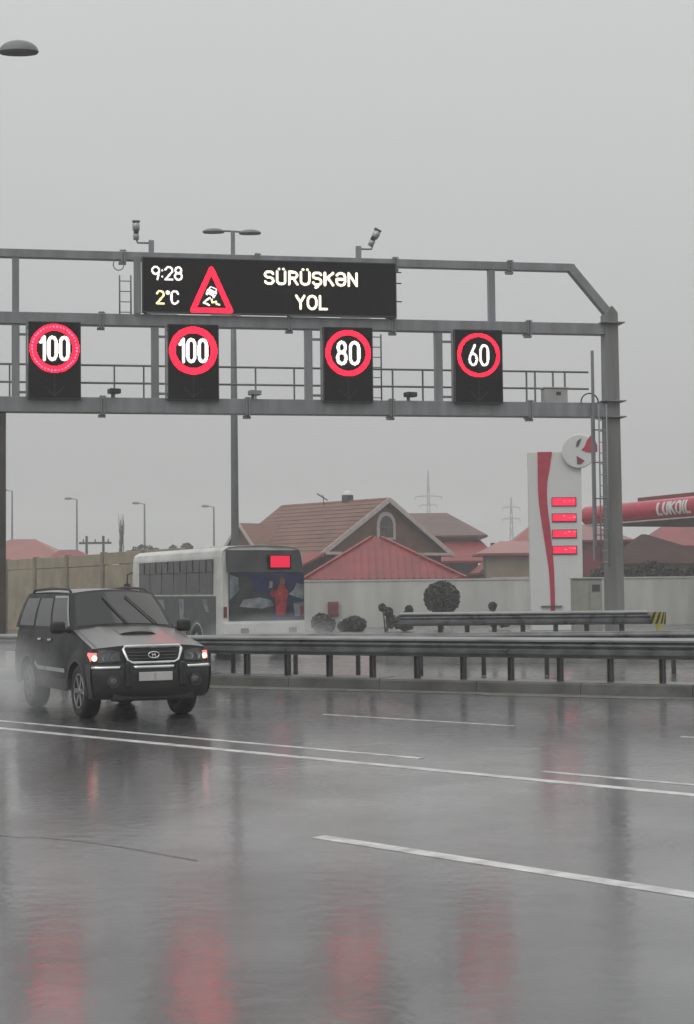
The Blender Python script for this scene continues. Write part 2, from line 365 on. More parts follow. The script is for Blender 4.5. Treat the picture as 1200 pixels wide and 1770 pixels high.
# near kerb under the barrier, in cast lengths
ke = empty('kerb', tuple(rb(0)), 0); tag(ke, kind='structure')
segs = MB()
def local(v): return Vector(v) - RB
for i, t in enumerate([-6 + 2.0 * k for k in range(19)]):
    a, b = local(rb(t + 0.006)), local(rb(t + 1.994))
    m = MB(); dz = random.uniform(-0.006, 0.006)
    prof = [(0.0, -0.02), (0.03, 0.17 + dz), (0.06, 0.205 + dz), (0.62, 0.215 + dz), (0.62, -0.02)]
    P = [a + RN * o + Vector((0, 0, z)) for o, z in prof]; m.prism(P, b - a)
    m.build('kerbstone', M['kerb'], ke)
gu = MB()
for i in range(24):
    t = -6 + 1.6 * i; w = 0.55 + 0.1 * math.sin(i * 1.7)
    gu.face([local(rb(t, -w, 0.004)), local(rb(t + 1.6, -w - 0.05, 0.004)), local(rb(t + 1.6, -0.003, 0.004)), local(rb(t, -0.003, 0.004))])
gu.build('gutter_strip', M['pale'], ke, fixn=False)

# raised island carrying the gantry column and the short barrier
isl = MB(); P = [(1.0, 40.6), (13.5, 39.6), (40, 37), (40, 50), (13, 50.5), (2.0, 46.5), (0.6, 43.5)]
isl.prism([(x, y, -0.05) for x, y in P], (0, 0, 0.37))
io = isl.build('island', M['concrete'], bevel=0.05); tag(io, kind='structure')
gr = MB().face([(7.7, 40.9, 0.324), (13.4, 40.0, 0.324), (38, 37.6, 0.324), (38, 49, 0.324), (9, 49.5, 0.324)]).build('grass_verge', M['grass'], io, fixn=False)
gmb = MB()
for i in range(2500):
    x = random.uniform(8.2, 17); y = random.uniform(41.2, 45); h = random.uniform(.04, .13); a = random.uniform(0, 6.28)
    dx, dy = .02 * math.cos(a), .02 * math.sin(a)
    gmb.face([(x - dx, y - dy, .32), (x + dx, y + dy, .32), (x + random.uniform(-.04, .04), y + random.uniform(-.04, .04), .32 + h)])
tag(gmb.build('grass', M['grass'], fixn=False), 'thin wet grass on the verge behind the striped barrier end', 'grass', kind='stuff')
fc = sheet('forecourt', [(3, 52), (45, 52), (45, 79.4), (-3, 79.4)], 0.02, M['ground']); tag(fc, kind='structure')

# ------------------------------------------------------------------ guardrails
def wbeam_prof():
    return [(0.0, 0.155), (-0.02, 0.145), (-0.03, 0.12), (-0.075, 0.09), (-0.08, 0.06), (-0.03, 0.02), (-0.02, 0.0), (-0.03, -0.02), (-0.08, -0.06), (-0.075, -0.09), (-0.03, -0.12), (-0.02, -0.145), (0.0, -0.155)]
def guardrail(name, label, p0, p1, zb, zt, posts, mbeam, group=None, flip=1, beamlen=4.3, pw=0.11, scale=1.0, toprail=True):
    p0, p1 = Vector((*p0, 0)), Vector((*p1, 0)); d = (p1 - p0).normalized(); n = Vector((d.y, -d.x, 0)) * flip
    if n.y > 0: n = -n
    L = (p1 - p0).length
    root = empty(name, (p0.x, p0.y, 0)); tag(root, label, 'guardrail', group)
    zc = zt - 0.155 * scale; t = 0; k = 0
    while t < L - 0.05:
        e = min(t + beamlen, L); m = MB(); off = (0.006 if k % 2 else 0.0)
        pr = wbeam_prof()
        front = [d * t - n * (o * scale) + n * off + Vector((0, 0, zc + z * scale)) for o, z in pr]
        back = [q - n * 0.006 for q in reversed(front)]
        m.prism(front + back, d * (e - t + (0.08 if e < L else 0)))
        m.build('beam', mbeam, root)
        bm = MB()
        for q in (-0.03, 0.03):
            bm.tube([d * (t + 0.04 + q) + n * 0.018 + Vector((0, 0, zc)), d * (t + 0.04 + q) + n * 0.035 + Vector((0, 0, zc))], 0.018, 6)
        bm.build('bolt', M['galv'], root)['kind'] = 'stuff'
        t = e; k += 1
    for s_ in posts:
        m = MB(); c = d * s_ - n * 0.10
        hh = zt - 0.03 - zb
        for o in (-0.035, 0.035): m.box(c + d * (o * pw / 0.11) + Vector((0, 0, zb + hh / 2)), (0.012, 0.12, hh), math.atan2(d.y, d.x))
        m.box(c + Vector((0, 0, zb + hh / 2)), (pw * 0.9, 0.012, hh - 0.02), math.atan2(d.y, d.x))
        m.build('post', M['postdark'], root)
        MB().box(c + n * 0.055 + Vector((0, 0, zc)), (0.09, 0.05, 0.2), math.atan2(d.y, d.x)).build('spacer', M['galvdark'], root)
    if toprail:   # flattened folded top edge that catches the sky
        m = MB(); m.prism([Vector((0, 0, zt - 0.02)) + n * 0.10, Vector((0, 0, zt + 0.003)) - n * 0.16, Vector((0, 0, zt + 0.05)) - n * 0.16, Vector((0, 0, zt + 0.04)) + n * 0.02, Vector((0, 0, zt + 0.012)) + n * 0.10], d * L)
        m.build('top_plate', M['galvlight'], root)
    return root
a, b = rb(-7, 0.22), rb(26, 0.22)
guardrail('guardrail', 'long grimy steel guardrail on a concrete kerb along the near road', a[:2], b[:2], 0.21, 0.925,
          [7 + q for q in (-6.1, -4.9, -3.7, -2.5, -1.25, 0.0, 0.62, 1.56, 2.5, 3.45, 4.4, 5.35, 6.3, 7.25, 8.2, 9.15, 10.1, 10.25, 11.4, 12.6, 13.8, 15, 16.2, 17.4, 18.6, 20)], M['galvdark'])
guardrail('guardrail', 'second guardrail running close behind the long near one', (10.5, 34.0), (-4.6, 34.6), 0.0, 0.93,
          [1.0 + 1.33 * k for k in range(11)], M['galvdark'], toprail=False)
g2 = guardrail('guardrail', 'short grey guardrail before the gantry column with a yellow striped end', (1.35, 42.4), (7.75, 42.0), 0.31, 1.2,
          [1.05, 1.75, 2.46, 3.2, 4.05, 4.85, 5.75], M['galvdark'], beamlen=3.2, pw=0.14)
e = MB()   # curved end shoe with hazard stripes
def shoe(a_, z_): return (6.4 + 0.02 + 0.42 * math.sin(a_), -0.42 + 0.04 + -0.16 * (1 - math.cos(a_)), z_)
for k in range(8):
    e.cur = k % 2
    def fn(u, v, k=k):
        q = (k + u + v * 1.6 - 0.8) / 8; q = min(max(q, 0), 1)
        return shoe(q * 1.5, 0.89 + 0.31 * v)
    e.grid(fn, 0, 1, 2, 0, 1, 3)
eo = e.build('striped_end', [M['yellow'], M['black']], g2, fixn=False, thick=0.02); plabel(eo, 'curved barrier end with yellow and black stripes')
MB().box((6.68, -0.40, 0.62), (0.12, 0.10, 0.56)).build('post', M['yellow'], g2)

# ------------------------------------------------------------------ LED lettering
def arc(cx, cy, rx, ry, a0, a1, n=10):
    return [(cx + rx * math.cos(R(a0 + (a1 - a0) * i / n)), cy + ry * math.sin(R(a0 + (a1 - a0) * i / n))) for i in range(n + 1)]
w_ = 0.56; h_ = w_ / 2
def stad(x0=0, x1=w_, y0=0, y1=1, closed=True):
    r = (x1 - x0) / 2; cx = (x0 + x1) / 2
    p = arc(cx, y1 - r, r, r, 0, 180) + arc(cx, y0 + r, r, r, 180, 360)
    return p + [p[0]]
Sst = [arc(h_, .74, h_, .26, 20, 180, 8) + arc(h_, .74, h_, .22, 180, 270, 5)[1:] + arc(h_, .27, h_, .25, 90, 0, 5)[1:] + arc(h_, .26, h_, .26, 0, -160, 8)[1:]]
Ust = [[(0, 1), (0, .28)] + arc(h_, .28, h_, .28, 180, 360, 8) + [(w_, 1)]]
DOTS = [[(.13, 1.22), (.14, 1.22)], [(.43, 1.22), (.44, 1.22)]]
GL = {
 'S': (w_, Sst), 'Ş': (w_, Sst + [[(h_, 0), (h_ + .04, -.14), (h_ - .1, -.22)]]), 'U': (w_, Ust), 'Ü': (w_, Ust + DOTS),
 'R': (w_, [[(0, 0), (0, 1), (.3, 1)] + arc(.3, .75, .25, .25, 90, -90, 8) + [(0, .5)], [(.28, .5), (w_, 0)]]),
 'K': (w_, [[(0, 0), (0, 1)], [(w_, 1), (.02, .42)], [(.2, .6), (w_, 0)]]),
 'Ə': (w_, [[(.0, .82)] + arc(h_, .72, h_, .28, 150, 0, 8) + arc(h_, .28, h_, .28, 0, -180, 10) + [(0, .5), (w_, .5)]]),
 'N': (w_, [[(0, 0), (0, 1), (w_, 0), (w_, 1)]]), 'Y': (w_, [[(0, 1), (h_, .5), (w_, 1)], [(h_, .5), (h_, 0)]]),
 'O': (w_, [stad()]), '0': (w_, [stad()]), 'L': (.48, [[(0, 1), (0, 0), (.48, 0)]]), 'I': (.02, [[(0, 1), (.02, 0)]]),
 '1': (.26, [[(0, .78), (.24, 1), (.24, 0)]]),
 '2': (w_, [arc(h_, .72, h_, .28, 165, -20, 10) + [(0, 0), (w_, 0)]]),
 '6': (w_, [arc(h_, .29, h_, .29, 0, 360, 16), [(.42, 1), (.2, .68), (.02, .38)]]),
 '8': (w_, [arc(h_, .27, h_, .27, 0, 360, 16), arc(h_, .76, .24, .24, 0, 360, 16)]),
 '9': (w_, [arc(h_, .71, h_, .29, 0, 360, 16), [(w_ - .14, 0), (w_ - .2 + .14, .32), (w_ - .02, .62)]]),
 ':': (.1, [[(.05, .72), (.06, .72)], [(.05, .22), (.06, .22)]]), '°': (.22, [arc(.11, .88, .1, .1, 0, 360, 8)]),
 'C': (w_, [[(w_, .78)] + arc(h_, .72, h_, .28, 20, 180, 8) + arc(h_, .28, h_, .28, 180, 340, 8)]),
 ' ': (.3, [])}
def text_strokes(txt, x0, y0, hgt, width=None, gap=0.2):
    adv = [GL[c][0] for c in txt]; tot = sum(adv) + gap * (len(txt) - 1)
    kx = (width / tot) if width else hgt
    res = []; x = 0
    for c, a_ in zip(txt, adv):
        for st in GL[c][1]: res.append([(x0 + (x + p) * kx, y0 + q * hgt) for p, q in st])
        x += a_ + gap
    return res
def seg_d(p, a_, b_):
    ax, ay = a_; bx, by = b_; dx, dy = bx - ax, by - ay; l = dx * dx + dy * dy
    t = 0 if l == 0 else max(0, min(1, ((p[0] - ax) * dx + (p[1] - ay) * dy) / l))
    return math.hypot(p[0] - ax - t * dx, p[1] - ay - t * dy)
def led(strokes, sw, pitch, fn, fill=0.9, test=None):
    """lamps of a dot matrix: one small square lamp per grid cell that falls on a stroke"""
    lit = set()
    for st in strokes:
        for a_, b_ in zip(st, st[1:]):
            x0, x1 = min(a_[0], b_[0]) - sw, max(a_[0], b_[0]) + sw; y0, y1 = min(a_[1], b_[1]) - sw, max(a_[1], b_[1]) + sw
            for i in range(int(math.floor(x0 / pitch)), int(x1 / pitch) + 2):
                for j in range(int(math.floor(y0 / pitch)), int(y1 / pitch) + 2):
                    if (i, j) not in lit and seg_d(((i + .5) * pitch, (j + .5) * pitch), a_, b_) <= sw: lit.add((i, j))
    if test:
        (x0, y0, x1, y1), T = test
        for i in range(int(x0 / pitch) - 1, int(x1 / pitch) + 2):
            for j in range(int(y0 / pitch) - 1, int(y1 / pitch) + 2):
                if T((i + .5) * pitch, (j + .5) * pitch): lit.add((i, j))
    m = MB(); g = pitch * fill / 2
    for i, j in sorted(lit):
        x, y = (i + .5) * pitch, (j + .5) * pitch
        m.face([fn(x - g, y - g), fn(x + g, y - g), fn(x + g, y + g), fn(x - g, y + g)])
    return m

def led_text(name, txt, x0, y0, hgt, width, gap, sw, pitch, fn, m, parent, fill=0.9):
    adv = [GL[c][0] for c in txt]; kx = width / (sum(adv) + gap * (len(txt) - 1)); x = 0
    for c, a_ in zip(txt, adv):
        st = [[(x0 + (x + p) * kx, y0 + q * hgt) for p, q in s_] for s_ in GL[c][1]]
        o = led(st, sw, pitch, fn, fill).build(name, m, parent, fixn=False); o['kind'] = 'stuff'
        x += a_ + gap
# ------------------------------------------------------------------ gantry   (local x = right along the beams, y = away, z = up; s = -x)
GA = R(10.31)
gan = empty('sign_gantry', (7.39, 45.0, 0), GA)
tag(gan, 'grey steel gantry of three box beams spanning the highway', 'gantry')
XL = -19.5
def gbeam(name, x0, x1, z0, z1, dep, m='gantry'):
    return MB().span((x0, -dep / 2, z0), (x1, dep / 2, z1)).build(name, M[m], gan, bevel=0.012)
gbeam('lower_beam', XL, -0.21, 6.57, 6.97, 0.40)
gbeam('middle_beam', XL, -0.192, 8.885, 9.195, 0.32)
gbeam('upper_beam', XL, -1.06, 10.64, 10.86, 0.24)
cm = MB()
cm.prism([(-0.235, -0.20, 0.34), (0.225, -0.20, 0.34), (0.19, -0.20, 9.2), (0.19, -0.20, 9.5), (0.02, -0.20, 9.70), (-0.19, -0.20, 9.45), (-0.19, -0.20, 9.2)], (0, 0.4, 0))
c_ = cm.build('column', M['column'], gan, bevel=0.015)
for z in (0.345, 9.19, 6.56, 7.0): MB().span((-0.34 if z > 1 else -0.42, -0.36, z), (0.33 if z > 1 else .4, 0.36, z + 0.03)).build('flange', M['gantry'], c_)
for x in (-.36, .34):
    MB().tube([(x, -.3, .37), (x, -.3, .45)], .03, 6).build('bolt', M['galvdark'], c_)
MB().beam((-1.12, 0, 10.76), (-0.08, 0, 9.55), 0.235, 0.23).build('diagonal_strut', M['gantry'], gan, bevel=0.01)
MB().span((-1.16, -.121, 10.645), (-1.0, .121, 10.856)).build('elbow', M['gantry'], gan, bevel=0.03)
lc = MB().prism([(-16.72, -0.12, 0.0), (-16.52, -0.12, 0.0), (-16.52, -0.12, 6.565), (-16.72, -0.12, 6.565)], (0, 0.24, 0)).build('support_post', M['brownpost'], gan, bevel=0.01)
for x in (-16.27, -3.4):
    MB().span((x - .09, -.1, 9.197), (x + .09, .1, 10.638)).build('upright', M['gantry'], gan, bevel=0.008)
for x in (-12.85, -6.28): MB().span((x - .09, .02, 9.197), (x + .09, .1, 10.638)).build('upright', M['gantry'], gan, bevel=0.008)
for x in (-16.27, -12.65, -8.53, -4.93):
    MB().span((x - .1, -.12, 6.972), (x + .1, .12, 8.883)).build('upright', M['gantry'], gan, bevel=0.008)
# bolted joint collars
for x, z, hz, dp in [(-14.05, 9.04, .31, .32), (-14.03, 6.77, .4, .4), (-13.48, 10.75, .22, .24), (-10.2, 6.77, .4, .4), (-9.04, 9.04, .31, .32), (-9.9, 10.75, .22, .24),
                 (-6.12, 10.75, .22, .24), (-6.2, 9.04, .31, .32), (-6.28, 6.77, .4, .4), (-2.88, 10.75, .22, .24), (-2.38, 9.04, .31, .32), (-2.38, 6.77, .4, .4), (-18.2, 6.77, .4, .4)]:
    m = MB()
    for o in (-.035, .035): m.box((x + o, 0, z), (.03, dp + .1, hz + .1))
    co = m.build('joint_collar', M['gantry'], gan)
    b_ = MB()
    for zz in (-1, 1):
        for yy in (-1, 1): b_.tube([(x - .09, yy * (dp / 2 + .025), z + zz * (hz / 2 + .02)), (x + .09, yy * (dp / 2 + .025), z + zz * (hz / 2 + .02))], .016, 6)
    b_.build('bolt', M['galvdark'], co)['kind'] = 'stuff'
    MB().box((x - .02, -.08, z - hz / 2 - .09), (.2, .14, .06)).build('splice_plate', M['galvdark'], co)
# maintenance walkway behind the lower beam
MB().span((XL, 0.26, 6.90), (-0.3, 1.05, 6.95)).build('walkway_deck', M['galvdark'], gan)
for z, y in ((7.98, 1.0), (7.50, 1.0)):
    MB().tube([(XL, y, z), (-0.3, y, z)], 0.030, 8).build('handrail', M['gantry'], gan, smooth=True)
for x in (-18.1, -16.45, -15.98, -14.9, -13.68, -12.89, -11.4, -9.84, -8.77, -7.3, -6.0, -5.14, -4.75, -3.3, -2.13, -1.88, -1.35, -1.0):
    MB().box((x, 1.0, 7.46), (.045, .045, 1.04)).build('railing_post', M['gantry'], gan)
MB().span((XL, 1.03, 6.97), (-.3, 1.05, 7.08)).build('toe_board', M['gantry'], gan)
# ladders
def ladder(x0, x1, y, z0, z1, st=0.28, r=0.022):
    rl = MB().tube([(x0, y, z0), (x0, y, z1)], r, 8).tube([(x1, y, z0), (x1, y, z1)], r, 8).build('ladder', M['gantry'], gan, smooth=True)
    z = z0 + .15
    while z < z1:
        MB().tube([(x0, y, z), (x1, y, z)], 0.014, 6).build('rung', M['gantry'], rl); z += st
    return rl
ladder(-13.55, -13.25, .5, 9.2, 10.35); ladder(-6.75, -6.42, .5, 6.97, 8.88)
ladder(-0.50, -0.28, -0.42, 2.4, 6.9, .3, .022)
MB().tube([(-0.74, -.5, 2.6), (-0.74, -.5, 6.55)], .025, 8).build('cage_bar', M['gantry'], gan)
MB().tube([(-0.62, -.3, 3.0), (-0.62, -.3, 8.4)], .045, 10).build('conduit', M['gantry'], gan)
for z in (3.3, 4.3, 5.3, 6.2):
    MB().tube([(-0.74, -.5, z), (-0.62, -.3, z), (-0.3, -.3, z)], .022, 6).build('bracket', M['gantry'], gan)
MB().tube([(-.95, -.25, 6.95)] + [(-.95 + .25 * (1 - math.cos(R(q))), -.25, 6.97 + .25 * math.sin(R(q))) for q in range(0, 181, 20)], .02, 6).build('cable', M['black'], gan)
MB().tube([(-13.6 + .14 * math.cos(R(q)), -.15, 10.5 + .15 * math.sin(R(q))) for q in range(20, 361, 20)], .014, 6).build('cable', M['pole'], gan)
for x in (-16.27, -12.65, -8.53, -4.93):   # little arms holding the lane signs
    for z in (8.62, 7.1): MB().span((x + .1, -.06, z - .03), (x + .38, .0, z + .03)).build('sign_arm', M['gantry'], gan)

# ---- message board
vm = empty('message_board', tuple(gan.matrix_basis @ Vector((-9.57, -.13, 9.2))), GA)
tag(vm, 'wide black LED message board reading SÜRÜŞKƏN YOL with red warning triangle', 'message sign')
WV, HV = 6.86, 1.50
MB().span((-WV / 2, -.20, .02), (WV / 2, -.008, HV)).build('casing', M['casing'], vm, bevel=0.01)
MB().span((-WV / 2 + .03, -.206, .05), (WV / 2 - .03, -.201, HV - .03)).build('screen', M['panel'], vm)
MB().span((-WV / 2 - .21, -.14, .0), (-WV / 2 - .02, -.01, HV + .02)).build('side_frame', M['gantry'], vm, bevel=.008)
for zz in (.45, .95, 1.25): MB().span((WV / 2, -.1, zz), (WV / 2 + .16, -.07, zz + .03)).build('bracket', M['black'], vm)
for xx in (-2.9, -1.2, .9, 2.3): MB().span((xx - .4, -.16, -.004), (xx + .4, -.05, .018)).build('drip_rail', M['silver'], vm)
def vf(x, y): return (x - 0, -.2085, y)
def vs(s, z): return (9.57 - s, z - 9.2)       # gantry (s, z) -> board coordinates
x0, y0 = vs(12.73, 10.10)
led_text('digit', '9:28', x0, y0, .33, .78, .2, .026, .0165, vf, M['ledwhite'], vm)
x0, y0 = vs(12.61, 9.46)
led_text('digit', '2', x0, y0, .33, .18, .2, .026, .0165, vf, M['ledyellow'], vm)
led_text('letter', '°C', x0 + .25, y0, .33, .31, .2, .026, .0165, vf, M['ledwhite'], vm)
x0, y0 = vs(9.73, 10.05)
led_text('letter', 'SÜRÜŞKƏN', x0, y0, .33, 2.49, .26, .034, .0165, vf, M['ledwarm'], vm)
x0, y0 = vs(8.89, 9.40)
led_text('letter', 'YOL', x0, y0, .34, .82, .26, .034, .0165, vf, M['ledwarm'], vm)
tx, ty = vs(11.165, 9.30)
tri = [(tx - .50, ty), (tx + .50, ty), (tx, ty + 1.10), (tx - .50, ty)]
led([tri], .066, .0165, vf).build('warning_triangle', M['ledred'], vm, fixn=False)
# skidding car pictogram
def incar(x, y):
    c, s_ = math.cos(R(-24)), math.sin(R(-24)); px, py = x - tx - .01, y - ty - .50
    u, v = px * c + py * s_, -px * s_ + py * c
    body = abs(u) < .135 and -.10 < v < .03; roof = abs(u) < .115 - .2 * max(0, v - .03) and .0 <= v < .125
    win = abs(u) < .075 and .045 < v < .10
    lamp = abs(abs(u) - .1) < .018 and -.05 < v < -.02
    whl = .07 < abs(u) < .125 and -.14 < v <= -.09
    return (body or roof or whl) and not win and not lamp
led([], .01, .0165, vf, test=((tx - .3, ty + .2, tx + .3, ty + .75), incar)).build('skidding_car', M['ledwhite'], vm, fixn=False)
sk1 = [(tx - .05, ty + .33), (tx - .14, ty + .27), (tx - .21, ty + .20), (tx - .12, ty + .17), (tx - .07, ty + .14)]
sk2 = [(tx + .0, ty + .29), (tx + .02, ty + .21), (tx + .12, ty + .24), (tx + .13, ty + .17), (tx + .21, ty + .16)]
led([sk1], .024, .0165, vf).build('skid_mark', M['ledwhite'], vm, fixn=False)
led([sk2], .024, .0165, vf).build('skid_mark', M['ledyellow'], vm, fixn=False)

# ---- lane signs
def lane_sign(s, num, label, ringw, dotted=False, z0=6.895, hgt=2.03, numh=.58, numw=.70, nsw=.043):
    o = empty('lane_sign', tuple(gan.matrix_basis @ Vector((-s, -.24, z0))), GA); tag(o, label, 'lane sign', 'lane signs hung in a row on the gantry')
    MB().span((-.68, -.12, 0), (.68, .03, hgt)).build('casing', M['casing'], o, bevel=.012)
    MB().span((-.655, -.126, .025), (.655, -.121, hgt - .025)).build('screen', M['panel'], o)
    MB().span((-.74, -.02, .05), (-.69, .03, hgt - .05)).build('side_frame', M['gantry'], o)
    for zz in (.12, hgt - .2): MB().span((-.69, -.01, zz), (-.68, .03, zz + .08)).build('hinge', M['black'], o)
    cz = 8.215 - z0
    f = lambda x, y: (x, -.1285, y)
    def ring(x, y):
        r = math.hypot(x, y - cz); return abs(r - .55) < ringw / 2
    led([], .01, .022, f, .92, ((-.7, cz - .7, .7, cz + .7), ring)).build('red_ring', M['ledred'], o, fixn=False)
    if dotted:
        f2 = lambda x, y: (x, -.1295, y)
        def dots(x, y):
            r = math.hypot(x, y - cz); t = math.atan2(y - cz, x); return abs(r - .575) < .016 and math.sin(t * 40) > -.2
        led([], .01, .022, f2, .92, ((-.7, cz - .7, .7, cz + .7), dots)).build('bright_ring_lamps', M['ledpink'], o, fixn=False)
    led_text('digit', num, -numw / 2, cz - numh / 2, numh, numw, .3, nsw, .02, f, M['ledwhite'], o, .92)
    led([[(0, .62), (0, .1)], [(-.24, .32), (0, .08), (.24, .32)]], .02, .02, f, .8).build('unlit_arrow', M['ledoff'], o, fixn=False)
    return o
lane_sign(15.27, '100', 'leftmost black lane sign showing a red ringed 100 limit, wavy bright ring', .175, True)
lane_sign(11.66, '100', 'lane sign with a red ringed 100 under the warning triangle', .165)
lane_sign(7.50, '80', 'black lane sign showing a red ringed 80 limit', .135, numw=.58)
lane_sign(3.88, '60', 'black lane sign showing a thin red ringed 60 limit nearest the column', .10, numw=.52, numh=.54, nsw=.032)

# ---- cameras, detectors and box on the gantry
def dome_cam(s, label, side, tilt):
    o = empty('traffic_camera', tuple(gan.matrix_basis @ Vector((-s, 0, 10.86))), GA); tag(o, label, 'camera', 'cameras on top of the gantry')
    MB().box((0, 0, .17), (.14, .14, .34)).build('stand', M['gantry'], o, bevel=.01)
    MB().tube([(0, 0, .27), (side * .22, 0, .27), (side * .36, 0, .27), (side * .40, 0, .38)], .028, 8).build('arm', M['gantry'], o)
    m = MB(); q = Matrix.Rotation(tilt, 3, 'Y')
    m.lathe([(0.02, -.16), (.075, -.15), (.085, .0), (.06, .03), (.06, .08), (.095, .10), (.10, .26), (.07, .31), (.0, .32)], (0, 0, 0), 'z', 14)
    m.v = [tuple(q @ Vector(p) + Vector((side * .40, 0, .50))) for p in m.v]
    m.build('housing', M['silver'], o, smooth=True)
    MB().box(Vector((side * .40, -.06, .55)), (.13, .1, .09), M_=q).build('lens', M['black'], o, bevel=.01)
    MB().box(Vector((side * .40 + math.sin(tilt) * .3, 0, .50 + .34 * math.cos(tilt))), (.2, .17, .03), M_=q).build('visor', M['pole'], o)
dome_cam(12.73, 'upright camera on a bracket above the left end of the message board', -1, 0.0)
dome_cam(7.12, 'tilted camera on a bracket above the right half of the message board', 1, .5)
for s, lb in ((13.76, 'small black detector on the lower beam between the two 100 signs'), (10.05, 'small grey detector on the lower beam left of the 80 sign'), (5.8, 'small black detector on the lower beam between 80 and 60 signs')):
    o = empty('traffic_detector', tuple(gan.matrix_basis @ Vector((-s, -.12, 6.97))), GA); tag(o, lb, 'detector', 'detectors on the lower beam')
    MB().span((-.05, -.05, 0), (.03, .03, .13)).build('bracket', M['pole'], o)
    MB().box((.03, -.1, .16), (.30, .26, .13), .3).build('housing', M['black'] if s != 10.05 else M['galv'], o, bevel=.02)
o = empty('equipment_box', tuple(gan.matrix_basis @ Vector((-1.43, .62, 6.955))), GA); tag(o, 'pale grey equipment box on the gantry walkway near the column', 'box')
MB().span((-.34, -.15, 0), (.34, .2, .48)).build('body', M['cabinetw'], o, bevel=.02)
MB().span((-.37, -.18, .483), (.37, .22, .52)).build('lid', M['cabinetw'], o, bevel=.01)
MB().span((.0, -.156, .29), (.14, -.151, .39)).build('plate', M['casing'], o)

# ------------------------------------------------------------------ street lamps
def lamp_head(o, x, y, z, L, sgn, H=.32, wid=.34):
    m = MB()
    def dome(u, v):
        a_ = math.pi * u; r = math.cos(math.pi / 2 * v)
        return (x + sgn * (L / 2) * (1 - math.cos(a_) * (1 if True else 0)) * 1.0 if False else x + (L / 2) * math.cos(2 * math.pi * u) * r, y + wid * math.sin(2 * math.pi * u) * r, z + H * math.sin(math.pi / 2 * v))
    m.grid(dome, 0, 1, 24, 0, 1, 6)
    h = m.build('lamp_head', M['lamphead'], o, smooth=True)
    m = MB(); m.grid(lambda u, v: (x + (L / 2 + .01) * math.cos(2 * math.pi * u) * (1 - .08 * v), y + (wid + .01) * math.sin(2 * math.pi * u) * (1 - .08 * v), z + .0 - .05 * v), 0, 1, 24, 0, 1, 1)
    m.face([(x + (L / 2 + .01) * .92 * math.cos(R(q)), y + (wid + .01) * .92 * math.sin(R(q)), z - .05) for q in range(0, 360, 15)])
    m.build('rim', M['casing'], h, smooth=False)
lp = empty('street_lamp', (-4.02, 58.0, 0)); tag(lp, 'tall twin arm street lamp rising behind the bus', 'street lamp')
MB().tube([(0, 0, 0), (0, 0, 1.2), (0, 0, 8), (0, 0, 14.85)], [.17, .15, .125, .075], 14).build('pole', M['pole'], lp, smooth=True)
MB().tube([(-.62, 0, 14.86), (-.2, 0, 14.86), (.2, 0, 14.83), (.55, 0, 14.80)], .035, 8).build('arm', M['pole'], lp)
lamp_head(lp, -.70, 0, 14.84, .80, -1, .13, .16); lamp_head(lp, .62, 0, 14.78, .80, 1, .13, .16)
ln = empty('street_lamp', (-9.3, 37.0, 0)); tag(ln, 'domed street lamp head hanging at the upper left edge', 'street lamp')
MB().tube([(0, 0, 0), (0, 0, 7), (0, 0, 14.2)], [.17, .13, .08], 14).build('pole', M['pole'], ln, smooth=True)
MB().tube([(0, 0, 14.2), (.25, 0, 14.38), (.8, 0, 14.42), (1.5, 0, 14.42)], .045, 8).build('arm', M['casing'], ln)
lamp_head(ln, 1.80, 0, 14.40, .92, 1, .27, .20)
def far_lamp(x, y, h, label):
    o = empty('street_lamp', (x, y, 0)); tag(o, label, 'street lamp', 'distant street lamps on the skyline')
    MB().tube([(0, 0, 0), (0, 0, 6), (0, 0, h)], [.2, .16, .10], 8).build('pole', M['pole'], o)
    MB().tube([(0, 0, h - .1), (-.4, 0, h + .05), (-.9, 0, h + .1)], .06, 6).build('arm', M['pole'], o)
    m = MB(); m.lathe([(0.0, -.55), (.14, -.5), (.2, -.1), (.16, .35), (0, .45)], (-1.1, 0, h + .1), 'x', 10); m.build('lamp_head', M['lamphead'], o, smooth=True)
far_lamp(-35.9, 215, 14.3, 'faint distant street lamp left of the bare poplar')
far_lamp(-26.9, 215, 13.6, 'faint distant street lamp right of the bare poplar')
far_lamp(-17.7, 215, 13.1, 'faint distant street lamp just left of the tall twin lamp')
far_lamp(-44.5, 215, 15.5, 'faint distant lamp post beside the dark gantry post at the left edge')

# ------------------------------------------------------------------ walls and houses
tw = empty('precast_wall', (-17.4, 83.0, 0), math.atan2(-15, 8.3)); tag(tw, 'tan precast concrete panel wall running behind the bus and car', 'wall')
BL = 17.14 * 0.273
for k in range(-1, 6):
    x = k * BL
    MB().span((x - .14, -.16, 0), (x + .14, .1, 3.62)).build('post', M['tandark'], tw, bevel=.02)
    if k < 5:
        dz = random.uniform(-.02, .02)
        MB().span((x + .145, -.06, 0), (x + BL - .145, .06, 3.02 + dz)).build('panel', M['tan'], tw, bevel=.015)
        MB().span((x + .145, -.085 + random.uniform(-.01, .01), 3.05 + dz), (x + BL - .145, .06, 3.56 + dz)).build('panel', M['tan'], tw, bevel=.015)
ww = empty('boundary_wall', (-6.0, 80.6, 0), R(-1.2)); tag(ww, 'long low whitewashed wall in front of the red roofed houses', 'wall')
for k in range(8):
    MB().span((k * 4.6, 0, 0), (k * 4.6 + 4.59, .25, 2.28)).build('panel', M['whitewall'], ww)
    MB().span((k * 4.6, -.05, 2.283), (k * 4.6 + 4.59, .3, 2.36)).build('coping', M['whitewall'], ww)
    MB().span((k * 4.6 - .02 + 4.6 - .1, -.015, 0), (k * 4.6 + 4.6 + .08, -.002, 2.25)).build('pier', M['whitewall'], ww)

